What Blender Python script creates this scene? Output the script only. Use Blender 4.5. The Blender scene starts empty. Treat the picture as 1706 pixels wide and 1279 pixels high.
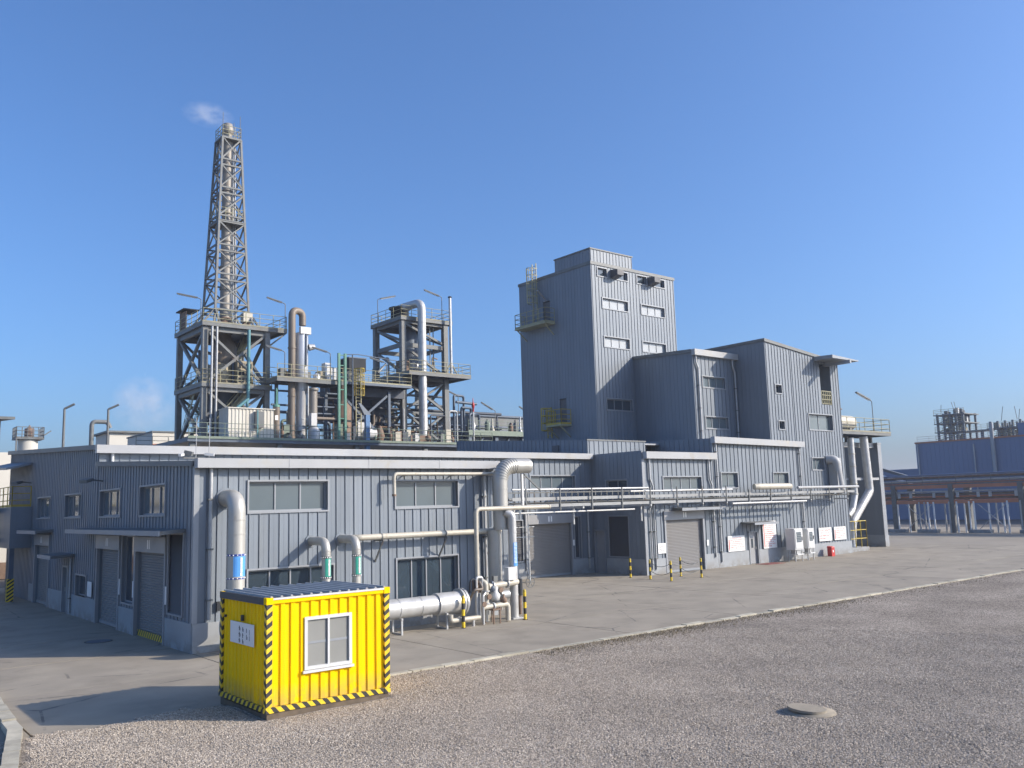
import bpy, math, random
from mathutils import Vector as V
rnd = random.Random(7)
R = math.radians
sc = bpy.context.scene
COL = sc.collection

# ------------------------------------------------------------------ camera
PITCH, ROLL, YA = 0.135412, -0.0289088, 0.888949          # YA: facade direction (+X) to the camera heading
_f0 = V((math.cos(YA), math.sin(YA), 0)); _r0 = V((math.sin(YA), -math.cos(YA), 0)); _z = V((0, 0, 1))
_fw = _f0 * math.cos(PITCH) + _z * math.sin(PITCH)
_u0 = -_f0 * math.sin(PITCH) + _z * math.cos(PITCH)
_r = _r0 * math.cos(ROLL) + _u0 * math.sin(ROLL)
_u = -_r0 * math.sin(ROLL) + _u0 * math.cos(ROLL)
cam = bpy.data.objects.new('camera', bpy.data.cameras.new('camera')); COL.objects.link(cam)
from mathutils import Matrix
cam.matrix_world = Matrix(((_r.x, _u.x, -_fw.x, 0), (_r.y, _u.y, -_fw.y, 0), (_r.z, _u.z, -_fw.z, 4.4), (0, 0, 0, 1)))
cam.data.sensor_width = 36; cam.data.lens = 36 * 1465.11 / 1706
cam.data.clip_start = .1; cam.data.clip_end = 5000
sc.camera = cam

# ------------------------------------------------------------------ light
SUN = V((1.03, -1.0, 0.74)).normalized()                   # towards the sun
EL = math.asin(SUN.z); AZ = math.atan2(SUN.x, SUN.y)
w = bpy.data.worlds.new('World'); sc.world = w; w.use_nodes = True
nt = w.node_tree; nt.nodes.clear()
sky = nt.nodes.new('ShaderNodeTexSky'); sky.sky_type = 'NISHITA'; sky.sun_disc = False
sky.sun_elevation = EL; sky.sun_rotation = AZ
sky.altitude = 0; sky.air_density = 1.0; sky.dust_density = 3.0; sky.ozone_density = 9.6
bg = nt.nodes.new('ShaderNodeBackground'); bg.inputs[1].default_value = 0.15
wo = nt.nodes.new('ShaderNodeOutputWorld')
nt.links.new(sky.outputs[0], bg.inputs[0]); nt.links.new(bg.outputs[0], wo.inputs[0])
sl = bpy.data.lights.new('sun', 'SUN'); sl.energy = 3.75; sl.angle = R(.53); sl.color = (1, .885, .74)
so = bpy.data.objects.new('sun', sl); COL.objects.link(so); so.location = (60, -60, 60)
so.rotation_euler = SUN.to_track_quat('Z', 'Y').to_euler()
sc.view_settings.view_transform = 'Standard'; sc.view_settings.look = 'None'
sc.view_settings.exposure = 0.60; sc.view_settings.gamma = 1
sc.render.film_transparent = False
sc.cycles.max_bounces = 6; sc.cycles.volume_bounces = 2; sc.cycles.transparent_max_bounces = 12
sc.cycles.use_denoising = True

# ------------------------------------------------------------------ materials
def mat(name, col, rough=.6, metal=0., var=.14, scale=1.2, streak=0., bump=0., bscale=30., dirt=None, dscale=.6, damt=.5, spec=.4, rndv=0., world=False):
    m = bpy.data.materials.new(name); m.use_nodes = True
    t = m.node_tree; N = t.nodes; L = t.links
    p = N['Principled BSDF']
    p.inputs['Roughness'].default_value = rough; p.inputs['Metallic'].default_value = metal
    p.inputs['Specular IOR Level'].default_value = spec
    tc = N.new('ShaderNodeTexCoord')
    src = N.new('ShaderNodeNewGeometry').outputs['Position'] if world else tc.outputs['Object']
    mp = N.new('ShaderNodeMapping'); L.new(src, mp.inputs[0])
    if streak: mp.inputs['Scale'].default_value = (streak, streak, .12 * streak)
    nz = N.new('ShaderNodeTexNoise'); nz.inputs['Scale'].default_value = scale; nz.inputs['Detail'].default_value = 6
    L.new(mp.outputs[0], nz.inputs['Vector'])
    mr = N.new('ShaderNodeMapRange'); mr.inputs[1].default_value = .3; mr.inputs[2].default_value = .7
    mr.inputs[3].default_value = 1 - var; mr.inputs[4].default_value = 1 + var
    L.new(nz.outputs[0], mr.inputs[0])
    mx = N.new('ShaderNodeMix'); mx.data_type = 'RGBA'; mx.blend_type = 'MULTIPLY'; mx.inputs[0].default_value = 1
    mx.inputs[6].default_value = (*col, 1); L.new(mr.outputs[0], mx.inputs[7])
    out = mx.outputs[2]
    if rndv:
        oi = N.new('ShaderNodeObjectInfo'); m2 = N.new('ShaderNodeMapRange')
        m2.inputs[3].default_value = 1 - rndv; m2.inputs[4].default_value = 1 + rndv
        L.new(oi.outputs['Random'], m2.inputs[0])
        x2 = N.new('ShaderNodeMix'); x2.data_type = 'RGBA'; x2.blend_type = 'MULTIPLY'; x2.inputs[0].default_value = 1
        L.new(out, x2.inputs[6]); L.new(m2.outputs[0], x2.inputs[7]); out = x2.outputs[2]
    if dirt:
        n2 = N.new('ShaderNodeTexNoise'); n2.inputs['Scale'].default_value = dscale; n2.inputs['Detail'].default_value = 8
        n2.inputs['Roughness'].default_value = .65
        L.new(mp.outputs[0], n2.inputs['Vector'])
        r2 = N.new('ShaderNodeMapRange'); r2.inputs[1].default_value = .52; r2.inputs[2].default_value = .75; r2.inputs[4].default_value = damt
        L.new(n2.outputs[0], r2.inputs[0])
        x3 = N.new('ShaderNodeMix'); x3.data_type = 'RGBA'; L.new(r2.outputs[0], x3.inputs[0]); L.new(out, x3.inputs[6]); x3.inputs[7].default_value = (*dirt, 1)
        out = x3.outputs[2]
    L.new(out, p.inputs['Base Color'])
    r3 = N.new('ShaderNodeMapRange'); r3.inputs[1].default_value = .3; r3.inputs[2].default_value = .7
    r3.inputs[3].default_value = max(.05, rough - .08); r3.inputs[4].default_value = min(1, rough + .08)
    L.new(nz.outputs[0], r3.inputs[0]); L.new(r3.outputs[0], p.inputs['Roughness'])
    if bump:
        n3 = N.new('ShaderNodeTexNoise'); n3.inputs['Scale'].default_value = bscale; n3.inputs['Detail'].default_value = 4
        L.new(src, n3.inputs['Vector'])
        b = N.new('ShaderNodeBump'); b.inputs['Strength'].default_value = bump; b.inputs['Distance'].default_value = .02
        L.new(n3.outputs[0], b.inputs['Height']); L.new(b.outputs[0], p.inputs['Normal'])
    return m

M = {}
M['clad'] = mat('grey cladding', (.182, .208, .236), .5, .1, .11, .8, streak=1.6, dirt=(.15, .158, .165), dscale=.55, damt=.35)
M['panel'] = mat('grey cladding panel', (.20, .228, .258), .5, .1, .1, .8, streak=1.8, dirt=(.16, .165, .16), dscale=.8, damt=.5, rndv=.07)
M['fascia'] = mat('pale grey flashing', (.37, .375, .375), .5, 0, .06, 1.0, dirt=(.42, .36, .24), dscale=1.1, damt=.45)
M['plinth'] = mat('grey painted plinth', (.30, .318, .33), .75, 0, .08, 1.5, dirt=(.25, .24, .22), dscale=.8, damt=.5, bump=.1)
M['frame'] = mat('window aluminium', (.27, .285, .30), .5, .1, .05)
M['door'] = mat('grey steel door', (.30, .305, .31), .5, .1, .06, dirt=(.2, .19, .18))
M['shutter'] = mat('grey roller shutter', (.255, .25, .245), .6, .1, .08, .8, streak=1.2, dirt=(.22, .2, .18), damt=.4)
M['louvre'] = mat('dark louvre', (.11, .11, .115), .6, .1, .08)
M['dark'] = mat('dark opening', (.03, .033, .037), .8, 0, .05)
M['galv'] = mat('galvanised steel', (.42, .425, .42), .5, .35, .12, 3, dirt=(.33, .3, .26), damt=.4)
M['duct'] = mat('sheet metal duct', (.47, .455, .41), .45, .35, .14, 2, streak=1, dirt=(.36, .32, .25), dscale=.9, damt=.5)
M['alu'] = mat('aluminium jacketing', (.50, .495, .475), .42, .35, .12, 2.5, dirt=(.45, .42, .37), damt=.35)
M['cream'] = mat('cream pipe lagging', (.48, .445, .365), .55, .1, .12, 2.5, dirt=(.4, .34, .25), damt=.4)
M['white'] = mat('white paint', (.60, .60, .58), .5, 0, .05, 2, dirt=(.5, .47, .42), damt=.3)
M['board'] = mat('white sign board', (.80, .79, .76), .45, 0, .03)
M['redink'] = mat('red print', (.55, .07, .06), .5, 0, .05)
M['ink'] = mat('dark print', (.05, .05, .055), .6, 0, .05)
M['concrete'] = mat('concrete slab', (.288, .252, .196), .88, 0, .12, .8, dirt=(.17, .148, .115), dscale=.5, damt=.65, bump=.2, bscale=60, rndv=.06, world=True)
M['pave'] = mat('concrete ground', (.288, .252, .196), .85, 0, .1, .25, dirt=(.22, .20, .18), dscale=.15, damt=.5, bump=.15, bscale=40, world=True)
M['joint'] = mat('joint filler', (.12, .11, .10), .9, 0, .2)
M['kerb'] = mat('kerb concrete', (.42, .385, .30), .9, 0, .18, 3, dirt=(.24, .21, .15), dscale=1.6, damt=.7, bump=.3, bscale=25, rndv=.16, world=True)
M['earth'] = mat('bare ground', (.25, .23, .2), .9, 0, .2, .05, bump=.2)
M['steel'] = mat('grey structural steel', (.155, .162, .158), .55, .1, .18, 1.5, dirt=(.11, .08, .055), dscale=1.2, damt=.5)
M['steeld'] = mat('dark blue grey steel', (.10, .125, .16), .5, .15, .15, 1.5)
M['deckedge'] = mat('weathered pale deck edge', (.25, .235, .165), .65, 0, .22, 2, dirt=(.16, .13, .07), dscale=1.5, damt=.7)
M['rust'] = mat('rusty brown steel', (.20, .135, .095), .7, .1, .25, 2, dirt=(.11, .07, .05), damt=.7)
M['brownpipe'] = mat('weathered brown pipe', (.20, .165, .13), .55, .15, .22, 1.5, streak=1.2, dirt=(.18, .12, .08), damt=.6)
M['stack'] = mat('weathered flue', (.27, .25, .22), .55, .2, .22, 1.2, streak=1.5, dirt=(.2, .17, .14), damt=.6)
M['rail'] = mat('pale railing paint', (.33, .31, .19), .55, .05, .15, 3, dirt=(.2, .16, .08), damt=.5)
M['railg'] = mat('green grey railing', (.18, .22, .17), .55, .05, .12, 3)
M['yellow'] = mat('yellow safety paint', (.46, .34, .05), .5, 0, .12, 3, dirt=(.35, .26, .08), damt=.5)
M['cyel'] = mat('bright yellow container paint', (.93, .585, .0), .55, 0, .05, 1.2, streak=2, dirt=(.5, .30, .03), dscale=2.2, damt=.3, spec=.06)
M['black'] = mat('black paint', (.03, .03, .03), .5, 0, .15, 3)
M['roofdk'] = mat('dark roof sheet', (.085, .085, .085), .7, 0, .12, 1.5, dirt=(.2, .19, .18), damt=.4)
M['ribtop'] = mat('pale worn roof rib', (.34, .34, .33), .6, 0, .15, 3, dirt=(.25, .24, .22), damt=.6)
M['roofsh'] = mat('grey roof sheet', (.33, .34, .35), .5, .2, .1, .6)
M['green'] = mat('green steel paint', (.10, .24, .18), .5, .05, .12, 2)
M['teal'] = mat('teal pipe paint', (.10, .24, .26), .5, .05, .12, 2)
M['blue'] = mat('blue steel paint', (.10, .21, .38), .5, .05, .12, 2)
M['bluelabel'] = mat('blue pipe label', (.10, .33, .72), .45, 0, .06, 3)
M['navy'] = mat('navy pipe tape', (.03, .07, .30), .45, 0, .06, 3)
M['grnlabel'] = mat('green pipe label', (.05, .36, .26), .45, 0, .06, 3)
M['red'] = mat('red paint', (.5, .045, .04), .45, 0, .1, 3)
M['cabin'] = mat('off white corrugated cabin', (.60, .57, .49), .55, 0, .08, 1, streak=1.5, dirt=(.4, .34, .24), damt=.4)
M['beige'] = mat('beige vessel', (.33, .285, .20), .55, .1, .14, 1.2, streak=1.2, dirt=(.26, .2, .14), damt=.5)
M['stain'] = mat('stainless vessel', (.56, .57, .57), .35, .35, .12, 2, streak=1.5, dirt=(.35, .33, .3), damt=.4)
M['farblue'] = mat('blue grey far cladding', (.17, .22, .32), .6, 0, .07, .3, streak=.5)
M['orange'] = mat('faded orange steel', (.46, .20, .12), .6, 0, .15, .5)
M['farwhite'] = mat('pale far wall', (.58, .55, .48), .7, 0, .06, .3)
M['mesh'] = mat('dark process plant steel', (.07, .08, .10), .6, .1, .2, 1)
M['manhole'] = mat('dusty concrete cover', (.27, .235, .18), .9, 0, .15, 4, dirt=(.17, .15, .11), dscale=5, damt=.6, bump=.3)
M['skid'] = mat('weathered timber skid', (.13, .10, .07), .9, 0, .25, 5)
M['tray'] = mat('zinc cable tray', (.29, .295, .29), .55, .2, .12, 2, dirt=(.2, .19, .17), damt=.4)
M['matred'] = mat('red brown door mat', (.20, .07, .06), .9, 0, .15, 5)

def glass(name, col, rough, trans=0.):
    m = bpy.data.materials.new(name); m.use_nodes = True
    t = m.node_tree; N = t.nodes; L = t.links; p = N['Principled BSDF']
    tc = N.new('ShaderNodeTexCoord')
    nz = N.new('ShaderNodeTexNoise'); nz.inputs['Scale'].default_value = .8; L.new(tc.outputs['Object'], nz.inputs['Vector'])
    mr = N.new('ShaderNodeMapRange'); mr.inputs[3].default_value = .8; mr.inputs[4].default_value = 1.2; L.new(nz.outputs[0], mr.inputs[0])
    mx = N.new('ShaderNodeMix'); mx.data_type = 'RGBA'; mx.blend_type = 'MULTIPLY'; mx.inputs[0].default_value = 1
    mx.inputs[6].default_value = (*col, 1); L.new(mr.outputs[0], mx.inputs[7]); L.new(mx.outputs[2], p.inputs['Base Color'])
    p.inputs['Roughness'].default_value = rough; p.inputs['IOR'].default_value = 1.5
    b = N.new('ShaderNodeBump'); b.inputs['Strength'].default_value = .03; n2 = N.new('ShaderNodeTexNoise'); n2.inputs['Scale'].default_value = 1.2
    L.new(tc.outputs['Object'], n2.inputs['Vector']); L.new(n2.outputs[0], b.inputs['Height']); L.new(b.outputs[0], p.inputs['Normal'])
    if trans:
        tr = N.new('ShaderNodeBsdfTransparent'); tr.inputs[0].default_value = (.62, .70, .72, 1)
        ms = N.new('ShaderNodeMixShader'); fr = N.new('ShaderNodeFresnel'); fr.inputs[0].default_value = 1.55
        ad = N.new('ShaderNodeMath'); ad.operation = 'ADD'; ad.inputs[1].default_value = 1 - trans; ad.use_clamp = True
        L.new(fr.outputs[0], ad.inputs[0]); L.new(ad.outputs[0], ms.inputs[0])
        L.new(tr.outputs[0], ms.inputs[1]); L.new(p.outputs[0], ms.inputs[2]); L.new(ms.outputs[0], N['Material Output'].inputs[0])
    return m
def wear(m, col, amount, thr, scale, zlo=None, zhi=None, crack=0.):
    # extra layer of dirt, rust or cracks over a material's own colour
    t = m.node_tree; N = t.nodes; L = t.links; p = N['Principled BSDF']; old = p.inputs['Base Color'].links[0].from_socket
    ge = N.new('ShaderNodeNewGeometry'); nz = N.new('ShaderNodeTexNoise'); nz.inputs['Scale'].default_value = scale; nz.inputs['Detail'].default_value = 8; nz.inputs['Roughness'].default_value = .7
    L.new(ge.outputs['Position'], nz.inputs['Vector']); mr = N.new('ShaderNodeMapRange'); mr.inputs[1].default_value = thr; mr.inputs[2].default_value = thr + .12; mr.inputs[4].default_value = amount
    L.new(nz.outputs[0], mr.inputs[0]); fac = mr.outputs[0]
    if crack:
        vo = N.new('ShaderNodeTexVoronoi'); vo.feature = 'DISTANCE_TO_EDGE'; vo.inputs['Scale'].default_value = .22; n2 = N.new('ShaderNodeTexNoise'); n2.inputs['Scale'].default_value = .8; n2.inputs['Detail'].default_value = 6
        mx = N.new('ShaderNodeMix'); mx.data_type = 'VECTOR'; mx.inputs[0].default_value = .12; L.new(ge.outputs['Position'], n2.inputs['Vector']); L.new(ge.outputs['Position'], mx.inputs[4]); L.new(n2.outputs['Color'], mx.inputs[5]); L.new(mx.outputs[1], vo.inputs['Vector'])
        lt = N.new('ShaderNodeMath'); lt.operation = 'LESS_THAN'; lt.inputs[1].default_value = crack; L.new(vo.outputs['Distance'], lt.inputs[0])
        ml = N.new('ShaderNodeMath'); ml.operation = 'MULTIPLY'; L.new(lt.outputs[0], ml.inputs[0]); L.new(fac, ml.inputs[1]); fac = ml.outputs[0]
    if zhi is not None:
        sp = N.new('ShaderNodeSeparateXYZ'); L.new(ge.outputs['Position'], sp.inputs[0]); mz = N.new('ShaderNodeMapRange'); mz.inputs[1].default_value = zlo; mz.inputs[2].default_value = zhi; mz.inputs[3].default_value = 1; mz.inputs[4].default_value = 0
        L.new(sp.outputs[2], mz.inputs[0]); ml = N.new('ShaderNodeMath'); ml.operation = 'MULTIPLY'; L.new(mz.outputs[0], ml.inputs[0]); L.new(fac, ml.inputs[1]); fac = ml.outputs[0]
    x = N.new('ShaderNodeMix'); x.data_type = 'RGBA'; L.new(fac, x.inputs[0]); L.new(old, x.inputs[6]); x.inputs[7].default_value = (*col, 1); L.new(x.outputs[2], p.inputs['Base Color'])
wear(M['cyel'], (.30, .22, .13), .75, .38, 3.0, .15, .75)          # dust splashed up from the gravel
wear(M['cyel'], (.16, .07, .03), .8, .66, 9.0)                     # small rust chips
wear(M['concrete'], (.12, .105, .09), .55, .60, .35)               # old oil and tyre stains
wear(M['concrete'], (.40, .36, .30), .4, .60, .9)                  # pale dusty patches
wear(M['concrete'], (.10, .09, .08), .8, .46, .5, crack=.006)      # hairline cracks
wear(M['plinth'], (.20, .18, .15), .7, .42, 1.6, 0, .55)           # ground splash
wear(M['duct'], (.28, .21, .13), .6, .60, 2.5); wear(M['alu'], (.30, .26, .2), .5, .60, 3.0); wear(M['cream'], (.27, .19, .11), .6, .60, 3.5)
wear(M['fascia'], (.33, .27, .17), .6, .63, .8); wear(M['steel'], (.15, .085, .045), .7, .58, 1.4)
M['glass'] = glass('pale backed window glass', (.115, .145, .16), .1)
M['glassw'] = glass('whitened window glass', (.37, .38, .375), .2)
M['curtain'] = glass('curtained cabin glass', (.27, .27, .25), .15)
M['glassd'] = glass('dark window glass', (.045, .06, .075), .06)
M['glassc'] = glass('clear window glass', (.10, .14, .18), .03, .72)

def hazard(name, ax, ay, az, per):
    m = bpy.data.materials.new(name); m.use_nodes = True
    t = m.node_tree; N = t.nodes; L = t.links; p = N['Principled BSDF']
    tc = N.new('ShaderNodeTexCoord'); d = N.new('ShaderNodeVectorMath'); d.operation = 'DOT_PRODUCT'
    d.inputs[1].default_value = (ax, ay, az); L.new(tc.outputs['Object'], d.inputs[0])
    dv = N.new('ShaderNodeMath'); dv.operation = 'DIVIDE'; dv.inputs[1].default_value = per; L.new(d.outputs['Value'], dv.inputs[0])
    fr = N.new('ShaderNodeMath'); fr.operation = 'FRACT'; L.new(dv.outputs[0], fr.inputs[0])
    gt = N.new('ShaderNodeMath'); gt.operation = 'GREATER_THAN'; gt.inputs[1].default_value = .5; L.new(fr.outputs[0], gt.inputs[0])
    nz = N.new('ShaderNodeTexNoise'); nz.inputs['Scale'].default_value = 14; nz.inputs['Detail'].default_value = 5; L.new(tc.outputs['Object'], nz.inputs['Vector'])
    mr = N.new('ShaderNodeMapRange'); mr.inputs[1].default_value = .3; mr.inputs[2].default_value = .7; mr.inputs[3].default_value = .75; mr.inputs[4].default_value = 1.15
    L.new(nz.outputs[0], mr.inputs[0])
    mx = N.new('ShaderNodeMix'); mx.data_type = 'RGBA'; mx.inputs[6].default_value = (.80, .55, .02, 1); mx.inputs[7].default_value = (.035, .033, .03, 1)
    L.new(gt.outputs[0], mx.inputs[0])
    m2 = N.new('ShaderNodeMix'); m2.data_type = 'RGBA'; m2.blend_type = 'MULTIPLY'; m2.inputs[0].default_value = 1
    L.new(mx.outputs[2], m2.inputs[6]); L.new(mr.outputs[0], m2.inputs[7]); L.new(m2.outputs[2], p.inputs['Base Color'])
    p.inputs['Roughness'].default_value = .55
    return m
M['hazv'] = hazard('hazard stripes on posts', -.7, -.7, 1, .20)
M['hazh'] = hazard('hazard stripes on rails', 1, 1, .9, .24)
M['bolt'] = hazard('bollard bands', 0, 0, 1, .44)

# ------------------------------------------------------------------ mesh builder
ORG = {}
def basis(d):
    a = V((0, 0, 1)) if abs(d.z) < .95 else V((1, 0, 0))
    s = d.cross(a).normalized(); return s, s.cross(d).normalized()
def bend(pts, rad, seg=6):
    pts = [V(p) for p in pts]; out = [pts[0]]
    for i in range(1, len(pts) - 1):
        a, b, c = pts[i - 1], pts[i], pts[i + 1]
        u = (a - b); v = (c - b); lu, lv = u.length, v.length; u.normalize(); v.normalize()
        ang = u.angle(v)
        if ang > math.pi - .02: out.append(b); continue
        t = min(rad / math.tan(ang / 2), lu * .49, lv * .49)
        p0, p1 = b + u * t, b + v * t
        for k in range(seg + 1):
            s = k / seg
            # circular arc through tangent points
            q = p0.lerp(b, s).lerp(b.lerp(p1, s), s)
            out.append(q)
    out.append(pts[-1]); return out
class MB:
    def __init__(s): s.v = []; s.f = []; s.sm = []
    def face(s, pts, smooth=False):
        n = len(s.v); s.v += [tuple(p) for p in pts]; s.f.append(tuple(range(n, n + len(pts)))); s.sm.append(smooth); return s
    def hexa(s, p):      # 8 points: bottom ring 0-3, top ring 4-7
        n = len(s.v); s.v += [tuple(q) for q in p]
        for q in ((3, 2, 1, 0), (4, 5, 6, 7), (0, 1, 5, 4), (1, 2, 6, 5), (2, 3, 7, 6), (3, 0, 4, 7)):
            s.f.append(tuple(n + i for i in q)); s.sm.append(False)
        return s
    def box(s, x0, x1, y0, y1, z0, z1):
        return s.hexa([(x0, y0, z0), (x1, y0, z0), (x1, y1, z0), (x0, y1, z0), (x0, y0, z1), (x1, y0, z1), (x1, y1, z1), (x0, y1, z1)])
    def beam(s, a, b, wd, h=None):
        a, b = V(a), V(b); h = h or wd; d = (b - a).normalized(); p, q = basis(d); p = p * wd / 2; q = q * h / 2
        return s.hexa([a - p - q, a + p - q, a + p + q, a - p + q, b - p - q, b + p - q, b + p + q, b - p + q])
    def sweep(s, pts, rs, n=10, caps=True, closed=False):
        pts = [V(p) for p in pts]; m = len(pts)
        if not hasattr(rs, '__len__'): rs = [rs] * m
        rings = []; prev = None
        for i, p in enumerate(pts):
            if i == 0: d = pts[1] - p
            elif i == m - 1: d = p - pts[i - 1]
            else: d = (pts[i + 1] - p).normalized() + (p - pts[i - 1]).normalized()
            d.normalize()
            if prev is None: a, b = basis(d)
            else:
                a = prev - d * prev.dot(d)
                a = a.normalized() if a.length > 1e-6 else basis(d)[0]
                b = a.cross(d).normalized()
            prev = a
            k = len(s.v)
            for j in range(n):
                t = 2 * math.pi * j / n
                s.v.append(tuple(p + (a * math.cos(t) + b * math.sin(t)) * rs[i]))
            rings.append(k)
        for i in range(m - 1):
            for j in range(n):
                k = (j + 1) % n
                s.f.append((rings[i] + j, rings[i + 1] + j, rings[i + 1] + k, rings[i] + k)); s.sm.append(True)
        if caps:
            for r_, fl in ((rings[0], 1), (rings[-1], 0)):
                q = [s.v[r_ + j] for j in range(n)]; s.face(q if fl else q[::-1])
        return s
    def cyl(s, a, b, r, r1=None, n=10, caps=True): return s.sweep([a, b], [r, r if r1 is None else r1], n, caps)
    def tube(s, pts, r, rad=None, n=10, seg=6, caps=True): return s.sweep(bend(pts, rad or r * 2.2, seg), r, n, caps)
    def ring(s, c, d, r, th, ln, n=14):      # collar round an axis
        c, d = V(c), V(d).normalized(); return s.cyl(c - d * ln / 2, c + d * ln / 2, r + th, n=n)
    def lathe(s, c, prof, n=16, axis=(0, 0, 1)):
        c = V(c); ax = V(axis); return s.sweep([c + ax * z for z, r in prof], [max(r, .002) for z, r in prof], n)
    def build(s, name, m, parent=None, loc=(0, 0, 0)):
        o0 = V(ORG[parent]) if parent else V(loc)
        me = bpy.data.meshes.new(name)
        me.from_pydata([(x - o0.x, y - o0.y, z - o0.z) for x, y, z in s.v], [], s.f)
        me.polygons.foreach_set('use_smooth', s.sm)
        me.materials.append(M[m] if isinstance(m, str) else m); me.update()
        o = bpy.data.objects.new(name, me); COL.objects.link(o)
        if parent: o.parent = parent
        else: o.location = o0
        ORG[o] = tuple(o0); return o
LABELS = []
def tag(o, label=None, cat=None, group=None, kind=None):
    if label: o['label'] = label
    if cat: o['category'] = cat
    if group: o['group'] = group
    if kind: o['kind'] = kind
    return o
def thing(name, label, cat, loc, group=None):
    o = bpy.data.objects.new(name, None); COL.objects.link(o); o.location = loc; o.empty_display_size = .3
    ORG[o] = tuple(loc); return tag(o, label, cat, group)
def copy_tree(o, loc, label, group=None, rz=0):
    def cp(s, par):
        c = s.copy(); COL.objects.link(c)
        if par: c.parent = par
        for ch in s.children: cp(ch, c)
        return c
    c = cp(o, None); c.location = loc; c.rotation_euler = (0, 0, rz)
    tag(c, label, None, group); return c
def mb(): return MB()

# wall frames: P(u, z, d) with d outwards
def FY(y): return lambda u, z, d=0: (u, y - d, z)          # faces -Y (street front)
def FX(x): return lambda u, z, d=0: (x - d, u, z)          # faces -X (side)
def pbox(m, P, u0, u1, z0, z1, d0, d1):
    return m.hexa([P(u0, z0, d0), P(u1, z0, d0), P(u1, z0, d1), P(u0, z0, d1), P(u0, z1, d0), P(u1, z1, d0), P(u1, z1, d1), P(u0, z1, d1)])
def inside(opens, u, z):
    return any(a < u < b and c < z < d for a, b, c, d in opens)
def clad(m, P, u0, u1, z0, zt, opens=(), sp=.36, rw=.03, rh=.035, depth=.22, ribs=True, flat=True):
    ztf = zt if callable(zt) else (lambda u: zt)
    us = sorted({u0, u1, *[q for o in opens for q in o[:2] if u0 < q < u1]})
    zmax = min(ztf(u0), ztf(u1))
    zs = sorted({z0, *[q for o in opens for q in o[2:] if z0 < q < zmax]}) + [None]
    for a, b in zip(us, us[1:]):
        for c, d in zip(zs, zs[1:]):
            dm = zmax if d is None else d
            if inside(opens, (a + b) / 2, (c + dm) / 2): continue
            m.face([P(a, c), P(b, c), P(b, ztf(b) if d is None else d), P(a, ztf(a) if d is None else d)])
    for a, b, c, d in opens:
        for q in (((a, c), (b, c)), ((b, c), (b, d)), ((b, d), (a, d)), ((a, d), (a, c))):
            m.face([P(*q[0]), P(*q[1]), P(*q[1], -depth), P(*q[0], -depth)])
    if ribs:
        k = int((u1 - u0) / sp)
        for i in range(k + 1):
            u = u0 + (u1 - u0 - k * sp) / 2 + i * sp
            cuts = sorted([(c, d) for a, b, c, d in opens if a - .03 < u < b + .03])
            z = z0; segs = []
            for c, d in cuts:
                if c > z: segs.append((z, c))
                z = max(z, d)
            if z < ztf(u): segs.append((z, ztf(u) - .01))
            for c, d in segs:
                if d - c > .05: pbox(m, P, u - rw / 2, u + rw / 2, c, d, 0, rh)
    return m
def window(root, P, u0, u1, z0, z1, n, gl='glass', rec=.13, name='window', fr=.055, trim=.07):
    m = mb()
    for a, b, c, d in ((u0, u1, z0, z0 + fr), (u0, u1, z1 - fr, z1), (u0, u0 + fr, z0 + fr, z1 - fr), (u1 - fr, u1, z0 + fr, z1 - fr)):
        pbox(m, P, a, b, c, d, -rec - .05, -rec + .02)
    w_ = (u1 - u0 - 2 * fr) / n
    for i in range(1, n):
        u = u0 + fr + i * w_; pbox(m, P, u - .025, u + .025, z0 + fr, z1 - fr, -rec - .045, -rec + .025)
    # trim round the opening
    for a, b, c, d in ((u0 - trim, u1 + trim, z0 - trim, z0), (u0 - trim, u1 + trim, z1, z1 + trim), (u0 - trim, u0, z0, z1), (u1, u1 + trim, z0, z1)):
        pbox(m, P, a, b, c, d, -.01, .055)
    o = m.build(name, 'frame', root)
    for i in range(n):
        q = mb(); pbox(q, P, u0 + fr + i * w_ + (.025 if i else 0), u0 + fr + (i + 1) * w_ - (.025 if i < n - 1 else 0), z0 + fr, z1 - fr, -rec - .02, -rec - .012)
        q.build('pane', gl, o)
    return o
def roller(root, P, u0, u1, z1, head=.55, z0=0, mark=True):
    m = mb(); n = int((z1 - z0) / .09); h = (z1 - z0) / n
    for i in range(n):
        a = z0 + i * h
        m.face([P(u0, a, -.16), P(u1, a, -.16), P(u1, a + h * .82, -.13), P(u0, a + h * .82, -.13)])
        m.face([P(u0, a + h * .82, -.13), P(u1, a + h * .82, -.13), P(u1, a + h, -.16), P(u0, a + h, -.16)])
    o = m.build('roller_door', 'shutter', root)
    for a, b in ((u0 - .12, u0 + .02), (u1 - .02, u1 + .12)):
        q = mb(); pbox(q, P, a, b, z0, z1, -.05, .075); q.build('guide_rail', 'frame', o)
    q = mb(); pbox(q, P, u0 - .14, u1 + .14, z1, z1 + head, -.02, .10); q.build('housing', 'door', o)
    q = mb(); pbox(q, P, u0 + .03, u1 - .03, z0 + .02, z0 + .14, -.125, -.09); q.build('bottom_bar', 'frame', o)
    if mark:
        q = mb(); uc = (u0 + u1) / 2
        for k in (-.16, .04): pbox(q, P, uc + k, uc + k + .10, z1 + .12, z1 + .44, .10, .106)
        q.build('door_mark', 'board', o)
    return o
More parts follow.
